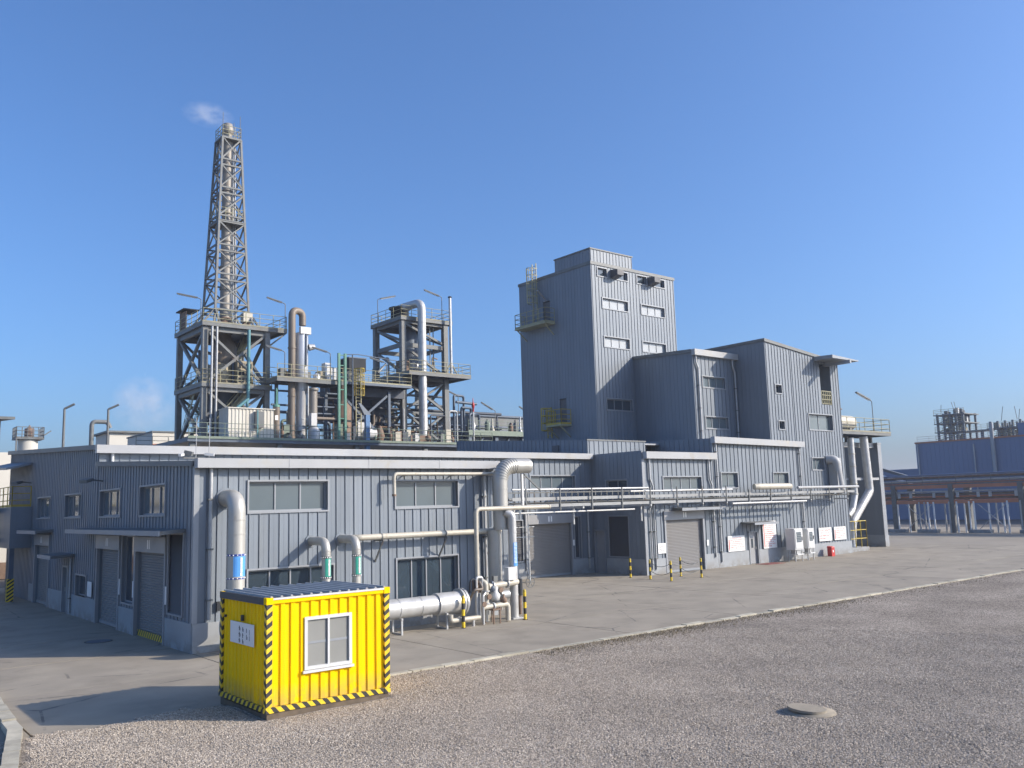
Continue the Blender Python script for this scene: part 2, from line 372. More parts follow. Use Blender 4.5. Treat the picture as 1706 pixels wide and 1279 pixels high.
def louvre(root, P, u0, u1, z0, z1):
    m = mb()
    for a, b, c, d in ((u0 - .06, u1 + .06, z0 - .06, z0), (u0 - .06, u1 + .06, z1, z1 + .06), (u0 - .06, u0, z0, z1), (u1, u1 + .06, z0, z1)):
        pbox(m, P, a, b, c, d, -.15, .06)
    o = m.build('louvre', 'frame', root)
    q = mb(); n = int((z1 - z0) / .1)
    for i in range(n):
        a = z0 + i * (z1 - z0) / n
        q.face([P(u0, a, .0), P(u1, a, .0), P(u1, a + .12, -.1), P(u0, a + .12, -.1)])
    pbox(q, P, u0, u1, z0, z1, -.2, -.18)
    tag(q.build('louvre_slats', 'louvre', o), kind='stuff'); return o
def sdoor(root, P, u0, u1, z1, m='door', glassy=True):
    q = mb(); pbox(q, P, u0 + .04, u1 - .04, .02, z1 - .04, -.14, -.09)
    o = q.build('door', m, root)
    q = mb()
    for a, b, c, d in ((u0 - .05, u0 + .04, 0, z1), (u1 - .04, u1 + .05, 0, z1), (u0 - .05, u1 + .05, z1 - .04, z1 + .05)): pbox(q, P, a, b, c, d, -.16, .07)
    q.build('door_frame', 'frame', o)
    q = mb(); pbox(q, P, u1 - .18, u1 - .12, .95, 1.12, -.09, -.03); q.build('handle', 'galv', o)
    if glassy:
        q = mb(); uc = (u0 + u1) / 2; pbox(q, P, uc - .1, uc + .1, 1.05, 1.65, -.09, -.083); q.build('pane', 'glassd', o)
    return o
def downpipe(root, P, u, z0, z1, r=.06, kink=None, d=.11, m='galv'):
    q = mb(); pts = [P(u, z0, d), P(u, z1, d)]
    if kink: pts = [P(u, z0, d), P(u, kink - .5, d), P(u + .28, kink - 1.0 + .9, d + .0), P(u + .28, z1, d)] if False else [P(u, z0, d), P(u, kink, d), P(u - .22, kink + .45, d), P(u - .22, z1, d)]
    q.tube(pts, r, .12, 8, 3); o = q.build('downpipe', m, root)
    z = z0 + .6
    while z < z1 - .2:
        if not kink or z < kink:
            b = mb(); pbox(b, P, u - r - .03, u + r + .03, z, z + .05, .003, d + r + .015); b.build('clip', 'steel', o)
        z += 1.6
    return o
def plinth(root, P, u0, u1, h, doors=(), d=.05):
    cuts = sorted(doors); u = u0
    for a, b in cuts + [(u1, u1)]:
        if a - u > .05:
            q = mb(); pbox(q, P, u, a, 0, h, -.1, d); q.build('plinth', 'plinth', root)
        u = b
def canopy(root, P, u0, u1, z, out, th=.12, m='steel', slope=.06):
    q = mb(); q.hexa([P(u0, z, .02), P(u1, z, .02), P(u1, z - slope, out), P(u0, z - slope, out), P(u0, z + th, .02), P(u1, z + th, .02), P(u1, z + th - slope, out), P(u0, z + th - slope, out)])
    o = q.build('canopy', m, root)
    q = mb(); pbox(q, P, u0 - .02, u1 + .02, z - slope - .03, z - slope + th + .02, out, out + .04); q.build('edge_trim', 'fascia' if m != 'steel' else 'frame', o)
    return o
def lettering(P, u0, u1, z0, z1, rows, d, seed, fill=.8, cw=.8):
    r_ = random.Random(seed); m = mb(); h = (z1 - z0) / rows
    for i in range(rows):
        zc = z1 - (i + .5) * h; g = h * .62; u = u0
        end = u0 + (u1 - u0) * (fill if i < rows - 1 else fill * .6) * r_.uniform(.85, 1.1)
        while u + g * cw < min(end, u1):
            for k in range(r_.randint(2, 4)):       # a few strokes per character
                if r_.random() < .5:
                    zz = zc + r_.uniform(-.45, .4) * g; pbox(m, P, u + g * cw * .1, u + g * cw * r_.uniform(.6, .95), zz, zz + g * .2, d, d + .002)
                else:
                    uu = u + r_.uniform(.1, .8) * g * cw; pbox(m, P, uu, uu + g * .2, zc - g * .45, zc + g * r_.uniform(.1, .45), d, d + .0025)
            u += g * cw * 1.15
    return m
def railing(root, pts, h=1.1, m='rail', sp=1.3, r=.025, rails=(1., .66, .33), kick=.12):
    q = mb(); pts = [V(p) for p in pts]
    for a, b in zip(pts, pts[1:]):
        for t in rails: q.cyl(a + V((0, 0, h * t)), b + V((0, 0, h * t)), r, n=6)
        n = max(1, round((b - a).length / sp))
        for i in range(n + 1):
            p = a.lerp(b, i / n); q.cyl(p, p + V((0, 0, h)), r * 1.15, n=6)
        if kick:
            q.beam(a + V((0, 0, kick / 2 + .01)), b + V((0, 0, kick / 2 + .01)), .012, kick)
    return q.build('railing', m, root)
def part(root, name, m, *ops):
    q = mb()
    for op, *a in ops: getattr(q, op)(*a)
    return q.build(name, m, root)

# ================================================================== SETTING
def struct(o): o['kind'] = 'structure'; return o
struct(mb().box(-600, 1500, -600, 1500, -.5, -.055).build('ground', 'earth'))
struct(mb().box(-60, 150, 20.45, 140, -.3, -.05).build('pavement', 'joint'))
PAV = bpy.data.objects['pavement']
# concrete slabs laid on the pavement base, one object each where they can be told apart
def under(x0, x1, y0, y1):
    for a, b, c, d in ((10.1, 22.1, 28.8, 62), (10.1, 39.1, 40.7, 62), (39.3, 56, 36.4, 62), (56, 61.8, 36.7, 60)):
        if x0 >= a and x1 <= b and y0 >= c and y1 <= d: return True
    return False
SX, SY = 6.0, 5.0
SLABM = {}
def slab(x0, x1, y0, y1):
    k = (round(x1 - x0, 2), round(y1 - y0, 2)); g = .02
    if k not in SLABM:
        m = mb().box(-k[0] / 2 + g, k[0] / 2 - g, -k[1] / 2 + g, k[1] / 2 - g, -.15, 0)
        o = m.build('slab', 'concrete', PAV); SLABM[k] = o.data
    else:
        o = bpy.data.objects.new('slab', SLABM[k]); COL.objects.link(o); o.parent = PAV
    o.location = ((x0 + x1) / 2, (y0 + y1) / 2, rnd.uniform(-.004, .003))
xs = [-14 + SX * i for i in range(15)]
for i, x in enumerate(xs):
    y = 20.45
    j = 0
    while y < 62:
        y1 = y + SY
        if not under(x, x + SX, y, y1) and not (x > 20 and y > 52) and not (x > 46 and y > 41): slab(x, x + SX, y, y1)
        y = y1
struct(mb().box(76, 112, 20.63, 60, -.2, -.004).build('far_pavement', 'pave'))
struct(mb().box(-60, -14.02, 20.63, 120, -.2, -.004).build('yard', 'pave'))
struct(mb().box(-13.98, 9.9, 65.66, 120, -.2, -.004).build('rear_yard', 'pave'))

# gravel bed: one uneven sheet, loose stones on it
def gz(x, y):
    n = .016 * math.sin(x * .9 + 1.3 * math.sin(y * .5)) * math.cos(y * .8 + .7) + .007 * math.sin(x * 2.3 + y * 1.7) + .004 * math.sin(x * 5.1 - y * 3.9)
    z = .075 + n * min(1, (20.6 - y) / 1.5 + .25)
    if x < 11.2 and y > 19.9: z = .012 + (z - .012) * max(0, min(1, (20.75 + .2 * math.sin(x * 2.1) - y) / .8))
    return z
def gravel_sheet(name, m, x0, x1, y0, y1, st, zoff=0, clip=None):
    nx = int((x1 - x0) / st); ny = int((y1 - y0) / st); q = mb()
    idx = {}
    for j in range(ny + 1):
        for i in range(nx + 1):
            x = x0 + (x1 - x0) * i / nx; y = y0 + (y1 - y0) * j / ny
            idx[i, j] = len(q.v); q.v.append((x, y, gz(x, y) + zoff))
    for j in range(ny):
        for i in range(nx):
            x = x0 + (x1 - x0) * (i + .5) / nx; y = y0 + (y1 - y0) * (j + .5) / ny
            if clip and not clip(x, y): continue
            q.f.append((idx[i, j], idx[i + 1, j], idx[i + 1, j + 1], idx[i, j + 1])); q.sm.append(True)
    return q.build(name, m)
gm = bpy.data.materials.new('gravel ground'); gm.use_nodes = True
t = gm.node_tree; N = t.nodes; L = t.links; p = N['Principled BSDF']; p.inputs['Roughness'].default_value = .95; p.inputs['Specular IOR Level'].default_value = .1
tc = N.new('ShaderNodeTexCoord'); vo = N.new('ShaderNodeTexVoronoi'); vo.inputs['Scale'].default_value = 24; L.new(tc.outputs['Object'], vo.inputs['Vector'])
cr = N.new('ShaderNodeValToRGB'); cr.color_ramp.elements[0].color = (.15, .129, .105, 1); cr.color_ramp.elements[1].color = (.44, .382, .316, 1)
e_ = cr.color_ramp.elements.new(.5); e_.color = (.29, .25, .205, 1)
sp_ = N.new('ShaderNodeSeparateColor'); L.new(vo.outputs['Color'], sp_.inputs[0]); L.new(sp_.outputs[0], cr.inputs[0])
n2 = N.new('ShaderNodeTexNoise'); n2.inputs['Scale'].default_value = .35; n2.inputs['Detail'].default_value = 6; L.new(tc.outputs['Object'], n2.inputs['Vector'])
mr = N.new('ShaderNodeMapRange'); mr.inputs[1].default_value = .35; mr.inputs[2].default_value = .65; mr.inputs[3].default_value = .8; mr.inputs[4].default_value = 1.12; L.new(n2.outputs[0], mr.inputs[0])
mx = N.new('ShaderNodeMix'); mx.data_type = 'RGBA'; mx.blend_type = 'MULTIPLY'; mx.inputs[0].default_value = 1
L.new(cr.outputs[0], mx.inputs[6]); L.new(mr.outputs[0], mx.inputs[7]); L.new(mx.outputs[2], p.inputs['Base Color'])
bp_ = N.new('ShaderNodeBump'); bp_.inputs['Distance'].default_value = .03; bp_.inputs['Strength'].default_value = .8; bp_.invert = True
L.new(vo.outputs['Distance'], bp_.inputs['Height']); L.new(bp_.outputs[0], p.inputs['Normal'])
M['gravel'] = gm
struct(gravel_sheet('gravel_bed', 'gravel', 1.0, 150, -60, 20.42, .5))
# loose stones over the part near enough to tell them apart
sm = bpy.data.materials.new('gravel stones'); sm.use_nodes = True
t = sm.node_tree; N = t.nodes; L = t.links; p = N['Principled BSDF']; p.inputs['Roughness'].default_value = .9; p.inputs['Specular IOR Level'].default_value = .15
oi = N.new('ShaderNodeObjectInfo'); cr = N.new('ShaderNodeValToRGB')
for i, (q, c) in enumerate(((0, (.21, .178, .142)), (.3, (.32, .274, .218)), (.7, (.40, .345, .278)), (1, (.55, .48, .395)))):
    e = cr.color_ramp.elements[i] if i < 1 else (cr.color_ramp.elements[-1] if i == 3 else cr.color_ramp.elements.new(q))
    e.position = q; e.color = (*c, 1)
L.new(oi.outputs['Random'], cr.inputs[0])
ge = N.new('ShaderNodeNewGeometry'); n4 = N.new('ShaderNodeTexNoise'); n4.inputs['Scale'].default_value = .45; n4.inputs['Detail'].default_value = 5; L.new(ge.outputs['Position'], n4.inputs['Vector'])
m4 = N.new('ShaderNodeMapRange'); m4.inputs[1].default_value = .35; m4.inputs[2].default_value = .65; m4.inputs[3].default_value = .95; m4.inputs[4].default_value = 1.12; L.new(n4.outputs[0], m4.inputs[0])
x4 = N.new('ShaderNodeMix'); x4.data_type = 'RGBA'; x4.blend_type = 'MULTIPLY'; x4.inputs[0].default_value = 1; L.new(cr.outputs[0], x4.inputs[6]); L.new(m4.outputs[0], x4.inputs[7]); L.new(x4.outputs[2], p.inputs['Base Color'])
def inview(x, y):
    # near wedge of the bed, with a margin to the sides
    return math.hypot(x, y) < 31 and math.hypot(x, y) > 13 and y > .28 * x - .5 and x > 3.9 - .2 * (20.4 - y) and not (7.8 < x < 11 and 18.15 < y < 21)
gr = gravel_sheet('gravel', sm, 3.2, 30, 4, 20.96, .2, .0, lambda x, y: inview(x, y) and y < (20.36 if x > 11.2 else 20.62 + .16 * math.sin(x * 2.1) + .08 * math.sin(x * 7.3) + .05 * math.sin(x * 17)))
tag(gr, 'loose grey brown gravel stones covering the open ground', 'gravel', kind='stuff')
ng = bpy.data.node_groups.new('stones', 'GeometryNodeTree')
ng.interface.new_socket('Geometry', in_out='INPUT', socket_type='NodeSocketGeometry'); ng.interface.new_socket('Geometry', in_out='OUTPUT', socket_type='NodeSocketGeometry')
gi = ng.nodes.new('NodeGroupInput'); go = ng.nodes.new('NodeGroupOutput')
dp = ng.nodes.new('GeometryNodeDistributePointsOnFaces')
gp = ng.nodes.new('GeometryNodeInputPosition'); gn = ng.nodes.new('ShaderNodeTexNoise'); gn.inputs['Scale'].default_value = .9; gn.inputs['Detail'].default_value = 5; ng.links.new(gp.outputs[0], gn.inputs['Vector'])
gr_ = ng.nodes.new('ShaderNodeMapRange'); gr_.inputs[1].default_value = .32; gr_.inputs[2].default_value = .5; gr_.inputs[3].default_value = 850; gr_.inputs[4].default_value = 1150; ng.links.new(gn.outputs[0], gr_.inputs[0]); ng.links.new(gr_.outputs[0], dp.inputs['Density'])
ico = ng.nodes.new('GeometryNodeMeshIcoSphere'); ico.inputs['Radius'].default_value = .5; ico.inputs['Subdivisions'].default_value = 1
ip = ng.nodes.new('GeometryNodeInstanceOnPoints')
rs = ng.nodes.new('FunctionNodeRandomValue'); rs.data_type = 'FLOAT_VECTOR'; rs.inputs[0].default_value = (.016, .014, .01); rs.inputs[1].default_value = (.05, .042, .034)
rr = ng.nodes.new('FunctionNodeRandomValue'); rr.data_type = 'FLOAT_VECTOR'; rr.inputs[0].default_value = (-.6, -.6, 0); rr.inputs[1].default_value = (.6, .6, 6.28); rr.inputs['Seed'].default_value = 5
sm_ = ng.nodes.new('GeometryNodeSetMaterial'); sm_.inputs['Material'].default_value = sm
ng.links.new(gi.outputs[0], dp.inputs['Mesh']); ng.links.new(dp.outputs['Points'], ip.inputs['Points'])
ng.links.new(ico.outputs['Mesh'], sm_.inputs['Geometry']); ng.links.new(sm_.outputs[0], ip.inputs['Instance'])
ng.links.new(rs.outputs[0], ip.inputs['Scale']); ng.links.new(rr.outputs[0], ip.inputs['Rotation']); ng.links.new(ip.outputs[0], go.inputs[0])
gr.modifiers.new('stones', 'NODES').node_group = ng

# kerb: one stone after another
kb = struct(mb().box(10.9, 150, 20.40, 20.62, -.3, .02).build('kerb', 'joint'))
kd = None; x = 10.9; k = 0
while x < 76:
    if kd is None: o = mb().box(-.488, .488, -.13, .13, -.12, .13).build('kerb_stone', 'kerb', kb); kd = o.data
    else: o = bpy.data.objects.new('kerb_stone', kd); COL.objects.link(o); o.parent = kb
    o.location = (x + .5, 20.50 + rnd.uniform(-.02, .02), rnd.uniform(-.03, .01)); o.rotation_euler = (rnd.uniform(-.03, .03), rnd.uniform(-.01, .01), rnd.uniform(-.008, .008))
    x += 1.0
k2 = struct(mb().box(3.0, 3.4, 8, 9.9, -.3, .03).build('side_kerb', 'joint'))
y = 10.
while y < 27:
    e = 3.87 + (.06 * (y - 20.4) if y > 20.4 else -.2 * (20.4 - y)); an = math.atan(.06 if y > 20.4 else .2)
    o = bpy.data.objects.new('kerb_stone', kd); COL.objects.link(o); o.parent = k2
    o.location = (e - .14, y + .5, .02 + rnd.uniform(-.02, .015)); o.rotation_euler = (0, rnd.uniform(-.04, .04), math.pi / 2 - an + rnd.uniform(-.02, .02)); o.scale = (1, 1.05, 1); y += 1
struct(mb().box(-30, 1.0, -60, 20.4, -.3, .05).build('side_bed', 'gravel'))

# dry weeds along the kerb
wd = mb(); r_ = random.Random(3)
for i in range(9000):
    x = r_.choice([r_.uniform(20, 34), r_.uniform(17, 24), r_.uniform(12, 50)]); y = 20.36 - abs(r_.gauss(0, .55)); h = r_.uniform(.03, .09); a = r_.uniform(0, 6.28); z = gz(x, y) - .02
    dx, dy = math.cos(a) * .012, math.sin(a) * .012; l = V((r_.uniform(-.06, .06), r_.uniform(-.06, .06), h))
    wd.face([(x - dx, y - dy, z), (x + dx, y + dy, z), (x + l.x, y + l.y, z + l.z)])
M['weed'] = mat('dry weeds', (.17, .135, .075), .9, 0, .3, 6)
tag(wd.build('weeds', 'weed'), 'dry low weeds growing along the kerb', 'weeds', kind='stuff')

# ================================================================== FRONT ANNEX
A = thing('factory_annex', 'low grey clad annex with single pale gutter fascia beside yellow cabin', 'building', (10, 28.7, 0))
PF, PL = FY(28.7), FX(10)
az = lambda y: 5.95 + (y - 28.7) * .052
opF = [(11.78, 14.68, 4.38, 5.39), (17.5, 20.34, 4.38, 5.37), (11.78, 14.9, .95, 2.45), (17.52, 20.28, .95, 2.47)]
# front: single panels between standing seams
PW = .36; n = 34; u0 = 10.0
pm = {}
for i in range(n):
    a = u0 + i * (12.2 / n); b = a + 12.2 / n
    cuts = sorted((c, d) for (ua, ub, c, d) in opF if ua < (a + b) / 2 < ub)
    z = .92; segs = []
    for c, d in cuts: segs.append((z, c - .0)); z = d
    segs.append((z, 5.95))
    for c, d in segs:
        if d - c < .03: continue
        q = mb(); pbox(q, PF, a + .004, b - .004, c, d, -.03, 0); pbox(q, PF, a + .004, a + .026, c, d, .0, .034)
        pbox(q, PF, (a + b) / 2 - .01, (a + b) / 2 + .01, c, d, 0, .004)
        q.build('panel', 'panel', A)
for a, b, c, d in opF:
    q = mb()
    for e, f in (((a, c), (b, c)), ((b, c), (b, d)), ((b, d), (a, d)), ((a, d), (a, c))):
        q.face([PF(*e, -.02), PF(*f, -.02), PF(*f, -.25), PF(*e, -.25)])
    q.build('reveal', 'frame', A)
q = mb(); clad(q, FY(28.735), 10.02, 22.2, 0, 5.93, opF, ribs=False, depth=.02)
q.face([(22.2, 28.735, 0), (22.2, 40.5, 0), (22.2, 40.5, 6.55), (22.2, 28.735, 5.93)])
q.build('inner_wall', 'clad', A)
dL = [(31.45, 34.8, 0, 3.05), (37.0, 40.2, 0, 3.05)]
wL = [(31.62, 34.55, 4.38, 5.41), (37.12, 40.15, 4.38, 5.41)]
oL = dL + wL + [(29.65, 31.1, 1.1, 3.7), (35.05, 36.6, 1.1, 3.6)]
q = mb(); clad(q, PL, 28.7, 40.58, 0, az, oL, sp=.36, rh=.025); q.build('side_wall', 'clad', A)
q = mb(); q.hexa([(9.9, 28.7, 5.93), (22.25, 28.7, 5.93), (22.25, 40.58, 6.55), (9.9, 40.58, 6.55), (9.9, 28.7, 6.02), (22.25, 28.7, 6.02), (22.25, 40.58, 6.64), (9.9, 40.58, 6.64)])
q.build('roof', 'roofsh', A)
q = mb(); q.box(9.93, 22.25, 28.33, 28.69, 5.84, 6.15); f_ = q.build('gutter_fascia', 'fascia', A)
for x in (13.1, 16.2, 19.3): part(f_, 'joint_cover', 'fascia', ('box', x - .04, x + .04, 28.322, 28.33, 5.835, 6.156))
part(A, 'roof_flashing', 'steel', ('hexa', [(9.86, 28.7, 5.9), (9.96, 28.7, 5.9), (9.96, 40.58, 6.5), (9.86, 40.58, 6.5), (9.86, 28.7, 6.08), (9.96, 28.7, 6.08), (9.96, 40.58, 6.7), (9.86, 40.58, 6.7)]))
for i, (a, b, c, d) in enumerate(opF): window(A, PF, a, b, c, d, 3 if i < 2 else 4, 'glass' if i < 2 else 'glassc', trim=.06)
for a, b, c, d in wL: window(A, PL, a, b, c, d, 3, 'glass')
window(A, PL, 35.05, 36.6, 1.1, 3.6, 1, 'glassd')
for a, b, c, d in dL: roller(A, PL, a, b, d)
louvre(A, PL, 29.65, 31.1, 1.1, 3.7)
canopy(A, PL, 29.5, 40.56, 3.78, .85)
plinth(A, PF, 9.97, 22.2, .92); plinth(A, PL, 28.72, 40.58, .92, [(31.4, 34.85), (36.95, 40.25)])
part(A, 'corner_trim', 'frame', ('box', 9.93, 10.1, 28.63, 28.8, .92, 5.86))
downpipe(A, PF, 10.46, 1.0, 5.84, .065); downpipe(A, PF, 21.6, .9, 5.84, .06)
q = mb(); pbox(q, PL, 31.5, 34.75, .0, .22, -.085, -.075); q.build('threshold_stripes', 'hazh', A)
for u in (31.25, 35.0, 36.8): q = mb(); pbox(q, PL, u - .06, u + .06, 1.35, 1.95, .05, .07); q.build('notice_plate', 'board', A)
q = mb(); pbox(q, PF, 10.72, 10.84, 1.25, 1.55, .05, .12); q.build('switch_box', 'dark', A)
# interior seen through the lower windows: floor, rear partition and wind braces
part(A, 'inner_floor', 'pave', ('box', 10.3, 22.1, 29.0, 40.3, .02, .06)); part(A, 'partition', 'plinth', ('box', 10.3, 22.1, 33.2, 33.3, .06, 5.6))
for a, b in (((17.3, 29.2, 1.0), (19.2, 29.2, 3.2)), ((20.6, 29.25, .9), (18.8, 29.25, 3.0)), ((12.0, 29.2, .8), (14.2, 29.2, 3.4))): part(A, 'wind_brace', 'white', ('beam', a, b, .13, .13))
for x in (12.2, 14.0, 18.2, 19.7): part(A, 'inner_tank', 'galv', ('lathe', (x, 31.4, .06), [(0, .02), (.01, .5), (1.9, .5), (2.2, .2)], 14))

# ================================================================== LONG HALL
H = thing('factory_hall', 'long grey clad hall behind the annex with pale fascia strip', 'building', (10, 40.6, 0))
PF2 = FY(40.6); hz = lambda y: 7.4 + (y - 40.6) * .05
oH = [(34.15, 37.75, 5.25, 6.02), (33.8, 37.3, 0, 3.15), (32.75, 33.4, 1.05, 3.4), (37.6, 38.1, .95, 3.5)]
q = mb(); clad(q, PF2, 22.2, 39.2, 0, 7.3, oH, sp=.42); q.build('front_wall', 'clad', H)
q = mb(); clad(q, PF2, 10.0, 22.2, 6.45, 7.3, (), sp=.42); q.build('upper_wall', 'clad', H)
oHL = [(43.3, 46.4, 4.38, 5.40), (49.45, 52.6, 4.38, 5.40), (49.35, 52.65, 0, 2.98), (45.15, 46.25, 0, 2.1), (42.0, 43.8, .92, 1.8)]
q = mb(); clad(q, PL, 40.6, 61, 0, hz, oHL, sp=.36, rh=.025)
q.face([(10, 61, 0), (39.2, 61, 0), (39.2, 61, 8.4), (10, 61, 8.4)]); q.face([(39.2, 40.6, 0), (39.2, 61, 0), (39.2, 61, 8.4), (39.2, 40.6, 7.38)])
q.build('side_wall', 'clad', H)
q = mb(); q.hexa([(9.85, 40.6, 7.3), (39.2, 40.6, 7.3), (39.2, 61.1, 8.35), (9.85, 61.1, 8.35), (9.85, 40.6, 7.38), (39.2, 40.6, 7.38), (39.2, 61.1, 8.43), (9.85, 61.1, 8.43)]); q.build('roof', 'roofsh', H)
part(H, 'gutter_fascia', 'fascia', ('box', 9.8, 39.1, 40.24, 40.598, 7.06, 7.41))
part(H, 'roof_flashing', 'steel', ('hexa', [(9.83, 40.6, 7.22), (9.94, 40.6, 7.22), (9.94, 61.1, 8.24), (9.83, 61.1, 8.24), (9.83, 40.6, 7.43), (9.94, 40.6, 7.43), (9.94, 61.1, 8.46), (9.83, 61.1, 8.46)]))
window(H, PF2, *oH[0], 4); roller(H, PF2, 33.8, 37.3, 3.15); louvre(H, PF2, *oH[2]); window(H, PF2, *oH[3], 1, 'glassd')
window(H, PL, *oHL[0], 3); window(H, PL, *oHL[1], 3); roller(H, PL, 49.35, 52.65, 2.98); sdoor(H, PL, 45.15, 46.25, 2.1); window(H, PL, *oHL[4], 1, 'glassd')
canopy(H, PL, 40.62, 42.3, 3.78, .85); canopy(H, PL, 48.7, 53.3, 3.68, .8); canopy(H, PL, 44.2, 46.9, 2.6, 1.0)
plinth(H, PF2, 22.25, 39.15, .92, [(33.7, 37.4)]); plinth(H, PL, 40.6, 53.9, .92, [(45.1, 46.3), (49.25, 52.75)])
downpipe(H, PL, 44.5, 0.1, 2.5, .05); downpipe(H, PF2, 10.5, 6.62, 7.06, .07, d=.12, m='white'); downpipe(H, PF2, 33.6, .5, 7.06, .06); downpipe(H, PF2, 38.7, .3, 3.9, .06)
q = mb(); pbox(q, PL, 40.9, 41.6, 1.0, 1.62, .05, .07); q.build('notice_plate', 'board', H)
q = mb(); pbox(q, PF2, 37.38, 37.5, 1.75, 2.1, .05, .09); q.build('switch_box', 'board', H)
# projecting bay with gallery at the far end of the side wall
q = mb(); q.box(8.95, 9.97, 54.0, 60.8, 2.8, 5.0); q.build('side_bay', 'clad', H)
part(H, 'bay_roof', 'clad', ('hexa', [(8.7, 54.4, 7.0), (9.95, 54.4, 7.3), (9.95, 60.8, 7.6), (8.7, 60.8, 7.3), (8.7, 54.4, 7.12), (9.95, 54.4, 7.42), (9.95, 60.8, 7.72), (8.7, 60.8, 7.42)]))
railing(H, [(9.9, 54.05, 5.0), (9.0, 54.05, 5.0), (9.0, 60.7, 5.0)], 1.1, 'yellow')
part(H, 'bay_column', 'steeld', ('box', 9.0, 9.24, 54.15, 54.4, 1.2, 2.8)); part(H, 'column_guard', 'hazv', ('box', 8.96, 9.28, 54.1, 54.45, 0, 1.2))

# ================================================================== LOADING BLOCK (dark side face, shutter, pale fascia)
B = thing('loading_block', 'grey clad block with one shutter behind the chained bollards', 'building', (39.2, 36.2, 0))
PB, PBL = FY(36.2), FX(39.2)
oB = [(41.0, 44.6, 4.97, 5.75), (41.0, 44.5, 0, 3.15)]; oBL = [(37.45, 39.25, 5.05, 5.65), (39.55, 40.42, 0, 2.6), (37.5, 39.15, 1.05, 3.45)]
q = mb(); clad(q, PB, 39.2, 45.85, 0, 7.2, oB, sp=.42); q.build('front_wall', 'clad', B)
q = mb(); clad(q, PBL, 36.2, 40.598, 0, 7.35, oBL, sp=.33, rw=.025, rh=.014); q.build('side_wall', 'clad', B)
q = mb(); q.box(39.25, 45.84, 36.25, 40.59, 7.2, 7.27); q.build('roof', 'roofsh', B)
part(B, 'gutter_fascia', 'fascia', ('box', 39.3, 45.9, 35.86, 36.198, 6.86, 7.28))
part(B, 'corner_trim', 'frame', ('box', 39.13, 39.35, 36.13, 36.2, .0, 6.86))
window(B, PB, *oB[0], 4); roller(B, PB, 41.0, 44.5, 3.15)
window(B, PBL, *oBL[0], 2, 'glassd'); sdoor(B, PBL, 39.55, 40.42, 2.6, glassy=False); louvre(B, PBL, *oBL[2])
canopy(B, PB, 41.7, 45.85, 3.78, .8)
plinth(B, PB, 39.37, 45.85, .92, [(40.9, 44.6)]); plinth(B, PBL, 36.2, 39.45, .92)
downpipe(B, PB, 39.95, .3, 6.86, .06, kink=5.2); downpipe(B, PB, 45.55, .7, 6.86, .06, kink=5.2); downpipe(B, PB, 39.62, .3, 4.0, .045)
q = mb(); pbox(q, PB, 40.2, 40.88, 1.2, 1.8, .05, .075); o = q.build('notice_board', 'board', B); lettering(PB, 40.26, 40.84, 1.26, 1.74, 6, .0755, 4).build('lettering', 'ink', o)
q = mb(); pbox(q, PB, 44.75, 44.9, 1.45, 1.8, .05, .1); q.build('switch_box', 'board', B)

# low rear volume whose parapet shows above hall and loading block
K = thing('rear_roof_block', 'low parapet block with lit ribbed strip between hall roof and tower', 'building', (39.25, 40.62, 0))
q = mb(); clad(q, FY(40.61), 39.02, 44.4, 7.2, 8.28, (), sp=.42)
kz = lambda y: 8.28 + (y - 40.61) * .07
clad(q, FX(39.02), 40.61, 55, 7.0, kz, (), sp=.42)
q.face([(39.02, 55, 7), (50, 55, 7), (50, 55, 9), (39.02, 55, 9)])
q.build('wall', 'clad', K)
part(K, 'coping', 'steel', ('box', 38.96, 44.45, 40.56, 40.72, 8.27, 8.36)); part(K, 'roof', 'roofsh', ('hexa', [(39.03, 40.72, 8.1), (47.5, 40.72, 8.1), (47.5, 55, 9.1), (39.03, 55, 9.1), (39.03, 40.72, 8.2), (47.5, 40.72, 8.2), (47.5, 55, 9.2), (39.03, 55, 9.2)]))
q = mb(); pbox(q, FX(39.02), 43.3, 43.9, 7.75, 8.15, .05, .09); q.build('vent_plate', 'louvre', K)

# ================================================================== OFFICE BLOCK (right of loading block)
O = thing('office_block', 'grey clad block with white notice boards and small canopied door', 'building', (45.9, 36.2, 0))
PO = PB
oO = [(46.65, 48.35, 5.05, 6.0), (52.35, 54.1, 5.05, 6.0), (49.15, 50.1, 0, 2.1)]
ozt = lambda u: 8.3 - (u - 45.9) * .012
q = mb(); clad(q, PO, 45.9, 55.9, 0, lambda u: 8.0, oO, sp=.42); q.build('front_wall', 'clad', O)
q = mb(); clad(q, FX(45.9), 36.2, 44.6, 7.2, lambda y: 8.25 + (y - 36.2) * .03, (), sp=.42); q.face([(55.9, 36.2, 0), (55.9, 36.6, 0), (55.9, 36.6, 8), (55.9, 36.2, 8)]); q.build('side_wall', 'clad', O)
part(O, 'roof', 'roofsh', ('hexa', [(45.92, 36.22, 8.05), (55.9, 36.22, 8.0), (55.9, 44.5, 8.25), (45.92, 44.5, 8.3), (45.92, 36.22, 8.12), (55.9, 36.22, 8.07), (55.9, 44.5, 8.32), (45.92, 44.5, 8.37)]))
part(O, 'gutter_fascia', 'fascia', ('hexa', [(45.8, 35.86, 7.92), (55.98, 35.86, 7.82), (55.98, 36.198, 7.82), (45.8, 36.198, 7.92), (45.8, 35.86, 8.34), (55.98, 35.86, 8.22), (55.98, 36.198, 8.22), (45.8, 36.198, 8.34)]))
window(O, PO, *oO[0], 2, 'glass'); window(O, PO, *oO[1], 2, 'glass'); sdoor(O, PO, 49.15, 50.1, 2.1)
canopy(O, PO, 48.4, 51.0, 2.68, 1.1, .1)
plinth(O, PO, 45.87, 55.9, .92, [(49.05, 50.2)])
downpipe(O, PO, 46.15, .35, 7.9, .06); downpipe(O, PO, 55.55, .35, 7.85, .06)

